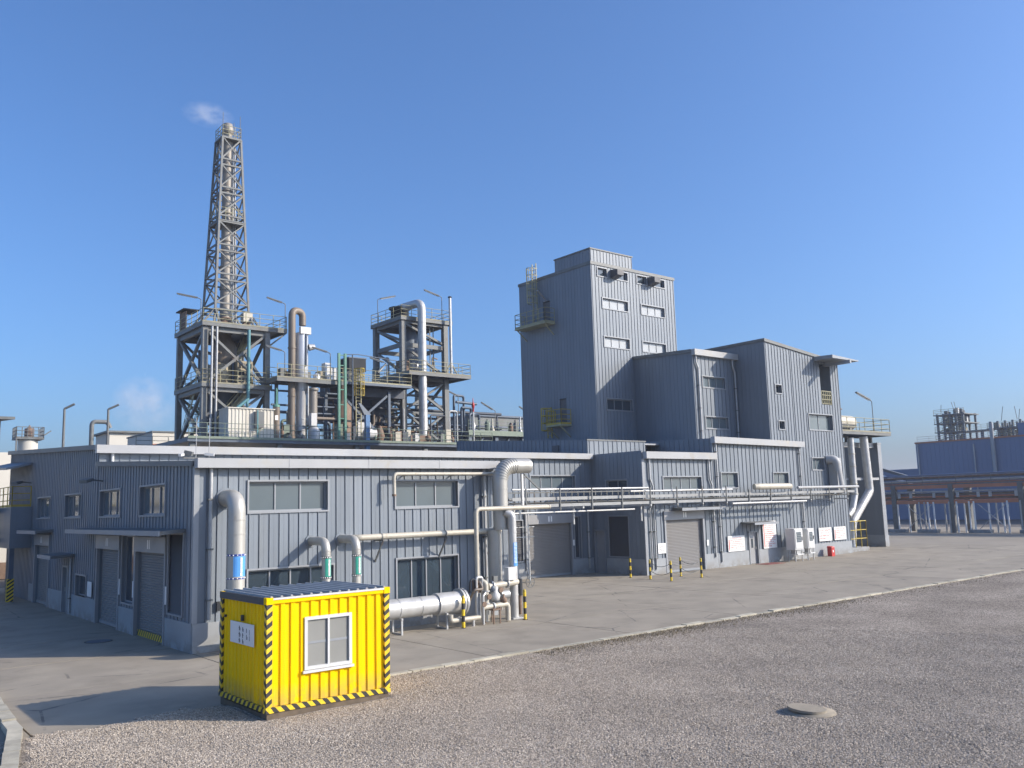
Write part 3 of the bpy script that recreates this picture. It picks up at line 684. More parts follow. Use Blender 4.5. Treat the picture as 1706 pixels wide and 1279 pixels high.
# ================================================================== TALL BLOCK
T = thing('tall_block', 'tall grey clad block with roof canopy over a hoist opening', 'building', (52.8, 36.5, 0))
PT, PTL = FY(36.5), FX(52.8)
tz = lambda u: 15.45 - (u - 52.8) * .098
oT = [(53.78, 54.5, 11.7, 12.28), (53.9, 54.56, 9.12, 9.68), (57.7, 60.85, 9.2, 10.35), (57.7, 59.25, 6.25, 7.1), (59.6, 61.0, 11.15, 14.25), (56.6, 57.05, 1.15, 1.85)]
q = mb(); clad(q, PT, 55.9, 62.2, 0, tz, [o for o in oT if o[0] > 55.9], sp=.36, depth=.3); clad(q, PT, 52.8, 55.9, 7.9, tz, [o for o in oT if o[0] < 55.9], sp=.36, depth=.3); q.build('front_wall', 'clad', T)
q = mb(); clad(q, PTL, 36.5, 47, 8.0, lambda y: 15.45 + (y - 36.5) * .01, (), sp=.33, rw=.025, rh=.014)
q.face([(62.2, 36.5, 0), (62.2, 47, 0), (62.2, 47, 14.55), (62.2, 36.5, 14.5)]); q.face([(52.8, 47, 8), (62.2, 47, 0), (62.2, 47, 14.55), (52.8, 47, 15.5)]); q.build('side_wall', 'clad', T)
part(T, 'roof', 'roofsh', ('hexa', [(52.82, 36.52, 15.3), (62.2, 36.52, 14.38), (62.2, 47, 14.45), (52.82, 47, 15.4), (52.82, 36.52, 15.4), (62.2, 36.52, 14.48), (62.2, 47, 14.55), (52.82, 47, 15.5)]))
part(T, 'roof_flashing', 'steel', ('hexa', [(52.72, 36.4, 15.33), (62.25, 36.4, 14.4), (62.25, 36.499, 14.4), (52.72, 36.499, 15.33), (52.72, 36.4, 15.55), (62.25, 36.4, 14.62), (62.25, 36.499, 14.62), (52.72, 36.499, 15.55)]))
part(T, 'side_flashing', 'steel', ('box', 52.7, 52.798, 36.5, 47, 15.36, 15.55))
window(T, PT, *oT[0], 1, 'glassd', rec=.2); window(T, PT, *oT[1], 1, 'glassd', rec=.2); window(T, PT, *oT[2], 2, 'glass', rec=.22); window(T, PT, *oT[3], 2, 'glass', rec=.2); window(T, PT, *oT[5], 1, 'glassd', rec=.2)
# hoist opening: deep recess with back wall, guard rail, canopy
q = mb(); q.box(59.6, 61.0, 36.8, 37.9, 11.1, 11.15); q.box(59.6, 61.0, 37.9, 38, 11.1, 14.3); q.box(59.5, 59.6, 36.8, 38, 11.1, 14.3); q.box(61.0, 61.1, 36.8, 38, 11.1, 14.3); q.build('hoist_bay', 'clad', T)
q = mb()
for i in range(6): q.beam((59.65 + i * .26, 36.5, 11.2), (59.65 + i * .26, 36.5, 12.2), .05)
for z in (11.22, 11.55, 11.88, 12.18): q.beam((59.62, 36.5, z), (60.98, 36.5, z), .05)
q.build('hoist_gate', 'rail', T)
part(T, 'hoist_canopy', 'frame', ('hexa', [(58.9, 34.9, 14.42), (62.5, 34.9, 14.42), (62.5, 36.498, 14.42), (58.9, 36.498, 14.42), (58.9, 34.9, 14.66), (62.5, 34.9, 14.5), (62.5, 36.498, 14.55), (58.9, 36.498, 14.72)]))
part(T, 'hoist_beam', 'frame', ('box', 60.2, 60.4, 34.3, 36.5, 14.05, 14.3))
plinth(T, PT, 55.92, 62.18, .92)
# white rounded duct over the wall
q = mb(); q.tube([(59.6, 36.5, 7.0), (59.9, 35.9, 7.0), (60.3, 35.9, 4.5)], .32, .5, 12); q.build('wall_duct', 'fascia', T)
part(T, 'duct_box', 'fascia', ('box', 59.75, 60.4, 35.75, 36.45, 4.55, 7.1))

# ================================================================== MIDDLE BLOCK
D = thing('middle_block', 'narrow grey clad block with two windows between tower and tall block', 'building', (48.0, 39.1, 0))
PD = FY(39.1); oD = [(48.95, 51.45, 12.15, 12.9), (49.05, 51.55, 9.25, 10.05)]
q = mb(); clad(q, PD, 48.0, 52.8, 8.0, 14.6, oD, sp=.42); q.build('front_wall', 'clad', D)
q = mb(); clad(q, FX(48.0), 39.1, 44.6, 8.0, lambda y: 14.6 + (y - 39.1) * .05, (), sp=.33, rw=.025, rh=.014); q.build('side_wall', 'clad', D)
part(D, 'roof', 'roofsh', ('hexa', [(47.95, 39.1, 14.55), (52.79, 39.1, 14.55), (52.79, 44.6, 14.83), (47.95, 44.6, 14.83), (47.95, 39.1, 14.65), (52.79, 39.1, 14.65), (52.79, 44.6, 14.93), (47.95, 44.6, 14.93)]))
part(D, 'gutter_fascia', 'fascia', ('box', 47.92, 52.79, 38.78, 39.098, 14.32, 14.74))
part(D, 'roof_flashing', 'steel', ('hexa', [(47.88, 39.1, 14.5), (47.949, 39.1, 14.5), (47.949, 44.6, 14.8), (47.88, 44.6, 14.8), (47.88, 39.1, 14.75), (47.949, 39.1, 14.75), (47.949, 44.6, 15.03), (47.88, 44.6, 15.03)]))
window(D, PD, *oD[0], 3); window(D, PD, *oD[1], 3); downpipe(D, PD, 48.45, 8.4, 14.35, .07, kink=13.4); downpipe(D, PD, 52.55, 8.4, 14.35, .07, kink=13.4)

# ================================================================== TOWER
W = thing('factory_tower', 'tallest grey clad tower with six windows and dark caged ladder side', 'building', (43.9, 44.62, 0))
PW_, PWL = FY(44.62), FX(43.9)
oW = [(44.95, 47.6, 18.42, 19.15), (49.1, 51.7, 18.42, 19.15), (44.97, 47.6, 15.55, 16.28), (49.05, 51.65, 15.55, 16.28), (44.95, 47.6, 10.92, 11.72),
      (44.55, 45.5, 20.78, 21.38), (46.55, 47.7, 20.78, 21.38), (48.75, 49.8, 20.78, 21.38), (50.7, 51.85, 20.78, 21.38)]
q = mb(); clad(q, PW_, 43.9, 53.0, 7.5, 21.7, oW, sp=.33, rw=.03, rh=.032); q.build('front_wall', 'clad', W)
oWL = [(49.2, 50.0, 17.95, 19.75), (47.75, 48.5, 10.1, 12.05)]
q = mb(); clad(q, PWL, 44.62, 52.85, 7.5, 21.7, oWL, sp=.33, rw=.025, rh=.014)
q.face([(53, 44.62, 7.5), (53, 52.85, 7.5), (53, 52.85, 21.7), (53, 44.62, 21.7)]); q.face([(43.9, 52.85, 7.5), (53, 52.85, 7.5), (53, 52.85, 21.7), (43.9, 52.85, 21.7)]); q.build('side_wall', 'clad', W)
part(W, 'roof', 'roofsh', ('box', 43.92, 52.98, 44.64, 52.83, 21.6, 21.69))
for b in ((43.84, 53.06, 44.56, 44.619), (43.84, 43.899, 44.62, 52.91)): part(W, 'roof_flashing', 'steel', ('box', b[0], b[1], b[2], b[3], 21.55, 21.78))
q = mb(); clad(q, PW_, 43.9, 48.3, 21.78, 22.7, (), sp=.33, rh=.03); clad(q, PWL, 44.62, 48.5, 21.78, 22.7, (), sp=.33, rw=.025, rh=.014); q.box(44.0, 48.28, 44.7, 48.45, 21.7, 22.66); q.build('parapet', 'clad', W)
part(W, 'parapet_coping', 'steel', ('box', 43.84, 48.36, 44.56, 48.56, 22.7, 22.79))
for i in range(5): window(W, PW_, *oW[i], 3, 'glassw' if i < 4 else 'glassd', rec=.15)
for i in range(5, 9): window(W, PW_, *oW[i], 1, 'glassd', rec=.15)
for u in (46.2, 50.25):      # rain hoods beside the top vents
    q = mb(); q.hexa([PW_(u - .3, 20.75, .02), PW_(u + .35, 20.75, .02), PW_(u + .35, 20.9, .75), PW_(u - .3, 20.9, .75), PW_(u - .3, 21.4, .02), PW_(u + .35, 21.4, .02), PW_(u + .35, 21.3, .75), PW_(u - .3, 21.3, .75)]); q.build('vent_hood', 'louvre', W)
for (y0, y1, z, dy0, dy1, dz) in ((48.6, 52.2, 17.9, 49.2, 50.0, 19.75), (47.2, 48.95, 10.05, 47.75, 48.5, 12.05)):
    o = part(W, 'balcony', 'rail', ('box', 42.8, 43.84, y0, y1, z - .12, z))
    railing(o, [(43.8, y0 + .03, z), (42.85, y0 + .03, z), (42.85, y1 - .03, z), (43.8, y1 - .03, z)], 1.1, 'rail' if z > 15 else 'yellow', sp=.7)
    q = mb()
    for y in (y0 + .2, y1 - .2): q.beam((43.85, y, z - .9), (42.9, y, z - .12), .07)
    q.build('balcony_bracket', 'rail', o)
    q = mb(); pbox(q, PWL, dy0 + .04, dy1 - .04, z, dz - .04, -.16, -.1); q.build('door', 'louvre', W)
def caged_ladder(root, x, y, z0, z1, zc, m, r=.36, top=0):
    q = mb()
    for dy in (-.22, .22): q.beam((x, y + dy, z0), (x, y + dy, z1), .06)
    z = z0 + .2
    while z < z1: q.cyl((x, y - .22, z), (x, y + .22, z), .018, n=6); z += .3
    o = q.build('ladder', m, root)
    q = mb(); z = zc
    while z < z1 + .01:
        pts = [(x - .75 * math.sin(math.pi * k / 8), y - r * math.cos(math.pi * k / 8), z) for k in range(9)]
        for a, b in zip(pts, pts[1:]): q.beam(a, b, .02, .06)
        z += .55
    for k in range(1, 8):
        a = math.pi * k / 8; q.beam((x - .75 * math.sin(a), y - r * math.cos(a), zc), (x - .75 * math.sin(a), y - r * math.cos(a), z - .55), .05, .02)
    q.build('safety_cage', m, o); return o
caged_ladder(W, 43.62, 50.6, 18.0, 22.9, 19.7, 'rail'); caged_ladder(W, 43.62, 49.4, 9.2, 11.5, 9.75, 'yellow')
part(W, 'wall_lamp', 'galv', ('beam', (43.8, 49.6, 19.9), (42.5, 49.0, 20.3), .12, .08))

# ================================================================== YELLOW CABIN
C = thing('site_cabin', 'bright yellow corrugated site cabin with hazard striped edges on the gravel', 'cabin', (7.9, 18.2, 0))
X0, X1, Y0, Y1, Z0, Z1 = 7.9, 10.9, 18.2, 20.85, .19, 2.54
def corr(P, u0, u1, z0, z1, opens=(), sp=.235, amp=.036):
    m = mb(); k = max(1, round((u1 - u0) / sp)); s = (u1 - u0) / k
    prof = []
    for i in range(k):
        a = u0 + i * s; prof += [(a, 0), (a + s * .42, 0), (a + s * .5, -amp), (a + s * .92, -amp)]
    prof.append((u1, 0))
    for o in opens:
        prof += [(o[0], None), (o[1], None)]
    base = sorted([p_ for p_ in prof if p_[1] is not None])
    def dep(u):
        for (a, d), (b, e) in zip(base, base[1:]):
            if a <= u <= b: return d + (e - d) * (u - a) / (b - a) if b > a else d
        return 0
    us = sorted({p_[0] for p_ in prof})
    for a, b in zip(us, us[1:]):
        z = z0; cuts = [(o[2], o[3]) for o in opens if o[0] <= (a + b) / 2 <= o[1]]
        for c, d in cuts + [(z1, z1)]:
            if c > z: m.face([P(a, z, dep(a)), P(b, z, dep(b)), P(b, c, dep(b)), P(a, c, dep(a))])
            z = d
    return m
CF, CL = FY(Y0 + .03), FX(X0 + .03)
cw = (8.79, 9.90, .98, 2.06)
corr(CF, X0 + .1, X1 - .1, Z0 + .12, Z1 - .1, [cw]).build('front_wall', 'cyel', C)
corr(CL, Y0 + .1, Y1 - .1, Z0 + .12, Z1 - .1, [], .2, .02).build('end_wall', 'cyel', C)
corr(lambda u, z, d=0: (X1 - .03 + d, u, z), Y0 + .1, Y1 - .1, Z0 + .12, Z1 - .1).build('end_wall', 'cyel', C)
corr(lambda u, z, d=0: (u, Y1 - .03 + d, z), X0 + .1, X1 - .1, Z0 + .12, Z1 - .1).build('back_wall', 'cyel', C)
for x in (X0, X1 - .13):
    for y in (Y0, Y1 - .13):
        o = part(C, 'corner_post', 'hazv', ('box', x, x + .13, y, y + .13, Z0 + .12, Z1 - .12))
        part(C, 'corner_fitting', 'cyel', ('box', x - .012, x + .142, y - .012, y + .142, Z1 - .12, Z1 + .02)); part(C, 'corner_fitting', 'hazh', ('box', x - .008, x + .138, y - .008, y + .138, Z0, Z0 + .12))
for b in ((X0 + .13, X1 - .13, Y0 + .002, Y0 + .1), (X0 + .13, X1 - .13, Y1 - .1, Y1 - .002), (X0 + .002, X0 + .1, Y0 + .13, Y1 - .13), (X1 - .1, X1 - .002, Y0 + .13, Y1 - .13)):
    part(C, 'bottom_rail', 'hazh', ('box', *b, Z0 + .004, Z0 + .115)); 
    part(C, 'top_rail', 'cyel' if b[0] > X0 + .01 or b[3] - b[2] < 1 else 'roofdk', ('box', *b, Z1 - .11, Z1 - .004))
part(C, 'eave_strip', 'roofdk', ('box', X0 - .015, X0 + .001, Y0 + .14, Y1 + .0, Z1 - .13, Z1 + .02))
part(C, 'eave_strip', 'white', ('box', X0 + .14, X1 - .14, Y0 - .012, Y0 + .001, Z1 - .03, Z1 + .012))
part(C, 'skid', 'skid', ('box', X0 + .03, X1 - .03, Y0 + .03, Y0 + .3, .0, Z0)); part(C, 'skid', 'skid', ('box', X0 + .03, X1 - .03, Y1 - .3, Y1 - .03, .0, Z0)); part(C, 'skid', 'skid', ('box', X0 + .035, X0 + .2, Y0 + .3, Y1 - .3, .0, Z0 - .04)); part(C, 'floor', 'rust', ('box', X0 + .1, X1 - .1, Y0 + .3, Y1 - .3, Z0 - .03, Z0 + .05))
part(C, 'roof', 'roofdk', ('box', X0 + .01, X1 - .01, Y0 + .01, Y1 - .01, Z1, Z1 + .015))
for i in range(13):
    x = X0 + .12 + i * (X1 - X0 - .24) / 12; part(C, 'roof_rib', 'ribtop', ('hexa', [(x - .035, Y0 + .02, Z1 + .015), (x + .035, Y0 + .02, Z1 + .015), (x + .035, Y1 + .03, Z1 + .015), (x - .035, Y1 + .03, Z1 + .015), (x - .018, Y0 + .02, Z1 + .05), (x + .018, Y0 + .02, Z1 + .05), (x + .018, Y1 + .03, Z1 + .05), (x - .018, Y1 + .03, Z1 + .05)]))
q = mb(); a, b, c, d = cw
for e in ((a - .02, b + .02, c - .02, c + .05), (a - .02, b + .02, d - .05, d + .02), (a - .02, a + .05, c + .05, d - .05), (b - .05, b + .02, c + .05, d - .05), ((a + b) / 2 - .022, (a + b) / 2 + .022, c + .05, d - .05)): pbox(q, CF, *e, -.05, .035)
wn = q.build('window', 'white', C)
for e in ((a + .05, (a + b) / 2 - .03), ((a + b) / 2 + .03, b - .05)):
    q = mb(); pbox(q, CF, *e, c + .05, d - .05, -.02, -.012); q.build('pane', 'curtain', wn)
    q = mb(); pbox(q, CF, *e, (c + d) / 2 - .02, (c + d) / 2 + .03, -.011, -.004); q.build('sash_bar', 'frame', wn)
q = mb(); pbox(q, CF, a - .06, b + .06, c - .085, c - .03, -.02, .06); q.build('sill', 'white', wn)
q = mb(); pbox(q, CL, 18.85, 20.2, 1.48, 1.95, .03, .036); po = q.build('paper_notice', 'board', C)
q = mb(); r_ = random.Random(11)
for i, u in enumerate((19.66, 19.47, 19.26, 19.1)):      # upright hand-written characters, fading towards one end
    for j in range(3 if i < 2 else 2):
        z = 1.82 - j * .13 - i * .015; k = r_.uniform(.7, 1.1)
        if i < 2: pbox(q, CL, u - .04 * k, u + .045 * k, z, z + .016, .036, .038)
        pbox(q, CL, u - .012, u + .012 * (2 - i * .5), z - .06 * k, z + .05, .036, .0385)
        if r_.random() < .6: pbox(q, CL, u - .055 * k, u - .035 * k, z - .05, z + .01, .036, .038)
q.build('handwriting', 'ink', po)
q = mb(); pbox(q, CL, 19.42, 19.52, 1.99, 2.12, .03, .07); q.build('clip', 'black', C); q = mb(); pbox(q, CL, 20.42, 20.47, 2.0, 2.06, .03, .08); q.build('hook', 'black', C)
# ------------------------------------------------------------------ manhole, stray block
o = thing('manhole', 'round concrete manhole cover lying loose on its collar in the gravel', 'manhole', (16.17, 10.7, .08))
part(o, 'collar', 'manhole', ('lathe', (16.17, 10.7, .03), [(0, .05), (.01, .52), (.06, .50), (.065, .02)], 28)); part(o, 'cover', 'manhole', ('sweep', [(16.14, 10.74, .105), (16.143, 10.737, .155)], [.38, .38], 28))

# ================================================================== DUCTS AND PIPES ON THE ANNEX FRONT
def collars(o, pts, r, m='duct', th=.012, ln=.05):
    for c, d in pts: part(o, 'joint_band', m, ('ring', c, d, r, th, ln, 16))
UP = (0, 0, 1); AX = (1, 0, 0); AYv = (0, 1, 0)
# header duct on the ground
o = thing('header_duct', 'thick silver header duct lying on stands along the annex front', 'duct', (10.4, 27.2, 0))
part(o, 'duct_run', 'alu', ('cyl', (10.4, 27.2, .87), (18.2, 27.2, .87), .34, None, 20)); part(o, 'duct_run', 'alu', ('cyl', (18.2, 27.2, .87), (19.2, 27.2, .87), .40, None, 20))
part(o, 'flange', 'galv', ('cyl', (19.2, 27.2, .87), (19.28, 27.2, .87), .50, None, 24)); part(o, 'flange', 'galv', ('cyl', (19.32, 27.2, .87), (19.4, 27.2, .87), .50, None, 24)); part(o, 'end_cap', 'cream', ('lathe', (19.4, 27.2, .87), [(0, .4), (.12, .36), (.22, .2), (.26, .02)], 20, AX))
collars(o, [((x, 27.2, .87), AX) for x in (12.5, 14.5, 16.6, 17.5)], .34, 'alu', .015)
for x in (11.6, 14.2, 16.6, 18.5):
    q = mb(); q.beam((x, 26.9, 0), (x, 26.9, .55), .06); q.beam((x, 27.5, 0), (x, 27.5, .55), .06); q.beam((x, 26.85, .53), (x, 27.55, .53), .07); q.beam((x, 26.9, .03), (x, 27.5, .03), .05); q.build('stand', 'galv', o)
def sticker(x, y, z0, z1, r, deg, half, n=8):
    q = mb()
    for i in range(n):
        a, b = R(deg - half + 2 * half * i / n), R(deg - half + 2 * half * (i + 1) / n)
        q.face([(x + r * math.cos(a), y + r * math.sin(a), z0), (x + r * math.cos(b), y + r * math.sin(b), z0), (x + r * math.cos(b), y + r * math.sin(b), z1), (x + r * math.cos(a), y + r * math.sin(a), z1)], True)
    return q
def wall_duct(label, x, y, r, z, wally, bands, tape, txt, seed, out=.25):
    o = thing('exhaust_duct', label, 'duct', (x, y, 0))
    pts = bend([(x, y, 1.0), (x, y, z), (x, wally + .05, z)], r * 2.3, 8)
    part(o, 'duct', 'duct', ('sweep', pts, r, 20))
    for zz in bands: part(o, 'joint_band', 'duct', ('ring', (x, y, zz), UP, r, .012, .04, 20))
    part(o, 'wall_collar', 'clad', ('cyl', (x, wally - .04, z), (x, wally + .02, z), r + .07, None, 20))
    z0, z1 = tape
    sticker(x, y, z0, z1, r + .006, -77, 52).build('label', txt, o)
    for zz in (z0 - .06, z1 + .01):      # dotted tape above and below the label
        t_ = part(o, 'tape_band', 'navy' if txt == 'bluelabel' else 'ink', ('cyl', (x, y, zz), (x, y, zz + .06), r + .007, None, 20)); q = mb()
        for k in range(14):
            a = 2 * math.pi * k / 14; q.box(x + (r + .01) * math.cos(a) - .014, x + (r + .01) * math.cos(a) + .014, y + (r + .01) * math.sin(a) - .014, y + (r + .01) * math.sin(a) + .014, zz + .015, zz + .045)
        q.build('tape_dots', 'board', t_)
    # upright characters on the side that faces the yard
    q = mb(); r_ = random.Random(seed); n_ = 5; h = (z1 - z0) / (n_ + .6); dr = V((math.cos(R(-77)), math.sin(R(-77)), 0)); tn = V((-dr.y, dr.x, 0)); g = h * .8
    for i in range(n_):
        zc = z1 - (i + .8) * h
        for k in range(5):
            if k < 3: a, b = V((-.5, 0)), V((.5, 0)); zz = (k - 1) * .42 * g; p0 = (-g * .42, zz); p1 = (g * .42, zz)
            else: uu = r_.uniform(-.35, .35) * g; p0 = (uu, -g * .45); p1 = (uu, g * .45)
            q.beam(V((x, y, zc)) + dr * (r + .012) + tn * p0[0] + V((0, 0, p0[1])), V((x, y, zc)) + dr * (r + .012) + tn * p1[0] + V((0, 0, p1[1])), .012, .022)
    q.build('lettering', 'board', o); return o
wall_duct('thick exhaust duct with blue label bending into the annex wall by its corner', 11.0, 27.75, .275, 4.85, 28.7, (2.35, 3.7, 4.15), (2.35, 3.0), 'bluelabel', 1)
wall_duct('slim exhaust duct with green label, closer to the blue labelled duct', 14.05, 27.55, .15, 3.32, 28.7, (2.9, 3.0), (2.15, 2.75), 'grnlabel', 2)
wall_duct('slim exhaust duct with green label, closer to the silver header stand', 15.2, 27.55, .15, 3.34, 28.7, (2.9, 3.0), (2.15, 2.75), 'grnlabel', 3)
o = thing('gutter_pipe', 'straight pale pipe on brackets at mid height of the annex front', 'pipe', (16, 28.2, 3.3))
part(o, 'pipe', 'cream', ('tube', [(15.6, 28.7, 3.36), (15.6, 28.25, 3.36), (22.1, 28.25, 3.36)], .11, .2, 14))
for x in (16.6, 19.4, 21.8):
    b = part(o, 'bracket', 'steel', ('beam', (x, 28.05, 3.23), (x, 28.7, 3.23), .06)); part(b, 'strut', 'steel', ('beam', (x, 28.12, 3.2), (x, 28.69, 2.45), .05)); part(b, 'clamp', 'steel', ('ring', (x, 28.25, 3.36), AX, .11, .012, .05))
o = thing('window_pipe', 'thin pale pipe crossing above the annex window under the fascia', 'pipe', (17.2, 28.3, 4.8))
part(o, 'pipe', 'cream', ('tube', [(17.2, 28.3, 4.82), (17.2, 28.3, 5.63), (22.0, 28.3, 5.63), (22.0, 28.0, 5.63)], .065, .16, 12)); part(o, 'end_fitting', 'rust', ('ring', (17.2, 28.3, 4.84), UP, .065, .02, .08))
for x in (17.8, 20, 21.5): part(o, 'clip', 'steel', ('beam', (x, 28.3, 5.57), (x, 28.69, 5.57), .04))
# corner duct with swan neck
o = thing('swan_neck_duct', 'fat ribbed silver duct with swan neck top at the annex end', 'duct', (21.75, 27.6, 0))
part(o, 'duct', 'duct', ('sweep', [(21.6, 28.0, .3), (21.6, 28.0, 3.4)], .27, 20))
nk = bend([(21.75, 27.75, 3.4), (21.75, 27.75, 5.92), (23.25, 27.75, 5.92)], .75, 12)
part(o, 'swan_neck', 'duct', ('sweep', nk, .30, 22))
for i in range(3, len(nk) - 1): part(o, 'neck_rib', 'duct', ('ring', nk[i], nk[i + 1] - nk[i - 1], .30, .02, .035, 22))
collars(o, [((21.75, 27.75, z), UP) for z in (3.5, 4.3, 5.0)], .30); collars(o, [((21.6, 28.0, z), UP) for z in (1.0, 2.2, 3.0)], .27)
part(o, 'neck_stay', 'steel', ('beam', (23.0, 27.75, 5.6), (23.9, 27.75, 4.9), .05)); part(o, 'neck_post', 'white', ('beam', (22.9, 27.75, 4.2), (22.9, 27.75, 5.62), .09))
o = thing('riser_pipe', 'white riser pipe with blue label in front of the swan neck duct', 'pipe', (21.95, 27.3, 0))
part(o, 'pipe', 'alu', ('tube', [(21.95, 27.3, .05), (21.95, 27.3, 3.95), (21.75, 27.45, 4.1)], .17, .2, 18)); sticker(21.95, 27.3, 2.0, 2.9, .176, -70, 50).build('label', 'bluelabel', o)
q = mb()
for i in range(5):
    for k in (-.05, 0, .05): q.beam(V((21.95, 27.3, 2.82 - i * .16 + k)) + V((.0, -.183, 0)) + V((-.07, .01, 0)), V((21.95, 27.3, 2.82 - i * .16 + k)) + V((0, -.183, 0)) + V((.07, .01, 0)), .01, .018)
q.build('lettering', 'board', o); collars(o, [((21.95, 27.3, z), UP) for z in (.9, 1.4, 3.3)], .17, 'alu'); part(o, 'base_plate', 'galv', ('box', 21.7, 22.2, 27.05, 27.55, 0, .05))
o = thing('cross_pipe', 'white pipe rising beside the valves and crossing behind the swan neck', 'pipe', (20.2, 27.3, 0))
part(o, 'pipe', 'cream', ('tube', [(20.2, 27.3, 1.55), (20.2, 27.3, 4.24), (23.9, 27.3, 4.24)], .085, .2, 12)); part(o, 'end_cap', 'cream', ('cyl', (23.9, 27.3, 4.24), (23.95, 27.3, 4.24), .1, None, 12)); collars(o, [((20.2, 27.3, z), UP) for z in (1.6, 2.4)], .085, 'cream')
# valve set
o = thing('valve_set', 'white lagged valve and pipe set standing at the header duct end', 'valve', (20.2, 27.0, 0))
part(o, 'loop_pipe', 'alu', ('tube', [(19.85, 26.9, .35), (19.85, 26.9, 1.72), (20.12, 26.9, 1.72), (20.12, 26.9, .1)], .055, .1, 10))
part(o, 'riser', 'cream', ('tube', [(20.25, 26.85, .1), (20.25, 26.85, 1.5), (20.0, 27.1, 1.65)], .10, .15, 12)); part(o, 'riser', 'alu', ('tube', [(20.0, 26.7, .02), (20.0, 26.7, 1.05), (20.15, 26.75, 1.15)], .05, .08, 8))
part(o, 'upper_line', 'cream', ('tube', [(20.4, 26.9, 1.35), (21.8, 26.9, 1.42), (21.9, 27.2, 1.42)], .12, .15, 12)); part(o, 'lower_line', 'cream', ('tube', [(20.0, 26.75, .62), (21.2, 26.75, .66), (21.2, 26.75, .05)], .10, .15, 12))
part(o, 'ground_line', 'cream', ('tube', [(18.6, 26.8, .5), (18.6, 26.8, .28), (19.9, 26.8, .28)], .09, .12, 12)); part(o, 'drain_stub', 'alu', ('cyl', (19.6, 26.8, .28), (19.6, 26.8, 0), .06, None, 8))
part(o, 'valve_body', 'white', ('lathe', (20.72, 26.9, .8), [(0, .04), (.02, .16), (.2, .2), (.35, .12), (.55, .12)], 14)); part(o, 'actuator', 'galv', ('cyl', (20.95, 26.9, 1.0), (21.35, 26.9, 1.0), .16, None, 14)); part(o, 'actuator_box', 'rust', ('box', 19.87, 20.12, 26.95, 27.2, 1.15, 1.6))
part(o, 'control_box', 'white', ('box', 21.25, 21.6, 26.72, 26.98, 1.52, 2.0)); part(o, 'gauge_box', 'dark', ('box', 20.55, 20.68, 26.75, 26.85, .65, .8))
for c, d, r in (((20.25, 26.85, .75), UP, .1), ((20.25, 26.85, 1.2), UP, .1), ((20.6, 26.9, 1.36), AX, .12), ((21.3, 26.9, 1.4), AX, .12), ((20.5, 26.75, .63), AX, .1)): part(o, 'flange', 'galv', ('ring', c, d, r, .05, .05, 14))
for c, d in (((20.3, 26.7, 1.0), (0, 1, 0)), ((20.9, 26.75, 1.2), (0, 1, 0)), ((20.02, 26.65, .75), (0, 1, 0))): part(o, 'hand_wheel', 'rust', ('ring', c, d, .08, .02, .03, 14))
part(o, 'gate_valve', 'steeld', ('lathe', (20.55, 26.85, 1.15), [(0, .06), (.05, .12), (.2, .12), (.25, .05), (.4, .04)], 10)); part(o, 'gate_valve', 'rust', ('lathe', (21.0, 26.75, .7), [(0, .07), (.05, .13), (.18, .13), (.22, .05), (.34, .04)], 10)); part(o, 'bypass', 'brownpipe', ('tube', [(19.6, 27.0, .9), (19.6, 26.7, 1.3), (20.0, 26.7, 1.3), (20.0, 26.9, 1.55)], .05, .1, 8)); part(o, 'cable_box', 'steel', ('box', 20.75, 20.95, 27.0, 27.12, 1.3, 1.7)); part(o, 'hose', 'dark', ('tube', [(19.55, 26.9, 1.2), (19.5, 26.8, 1.65), (19.75, 26.85, 1.7), (19.8, 26.9, 1.2)], .035, .12, 8))
for x, y in ((20.4, 26.6), (20.7, 26.6), (20.4, 27.1), (20.7, 27.1)): part(o, 'stand_leg', 'rust', ('beam', (x, y, 0), (x, y, .6), .04))
part(o, 'stand_top', 'rust', ('box', 20.35, 20.75, 26.55, 27.15, .5, .55))
q = mb()
for k in range(16):
    a, b = 2 * math.pi * k / 16, 2 * math.pi * (k + 1) / 16; q.cyl((23.3 + .22 * math.cos(a), 27.9, 1.25 + .22 * math.sin(a)), (23.3 + .22 * math.cos(b), 27.9, 1.25 + .22 * math.sin(b)), .014, n=6)
for k in range(3):
    a = math.pi * k / 3; q.cyl((23.3 - .22 * math.cos(a), 27.9, 1.25 - .22 * math.sin(a)), (23.3 + .22 * math.cos(a), 27.9, 1.25 + .22 * math.sin(a)), .012, n=6)
q.cyl((23.3, 27.9, 1.25), (22.9, 28.1, 1.25), .02)
o2 = thing('hand_wheel_valve', 'dark hand wheel valve on a stem beside the riser pipe', 'valve', (23.0, 28.0, 0)); q.build('hand_wheel', 'steel', o2)
part(o2, 'valve_body', 'dark', ('cyl', (22.9, 28.1, .75), (22.9, 28.1, 1.4), .12)); part(o2, 'stem', 'rust', ('cyl', (22.9, 28.1, 0), (22.9, 28.1, .75), .07))
# open pipe frame in front of the hall door
o = thing('pipe_gantry', 'slender white tube gantry beside the hall shutter', 'gantry', (31.0, 38, 0))
for x in (30.9, 31.9): part(o, 'post', 'galv', ('beam', (x, 38.2, 0), (x, 38.2, 3.9), .05))
for z in (2.55, 3.1): part(o, 'cross_bar', 'galv', ('beam', (30.6, 38.2, z), (32.3, 38.2, z), .045))

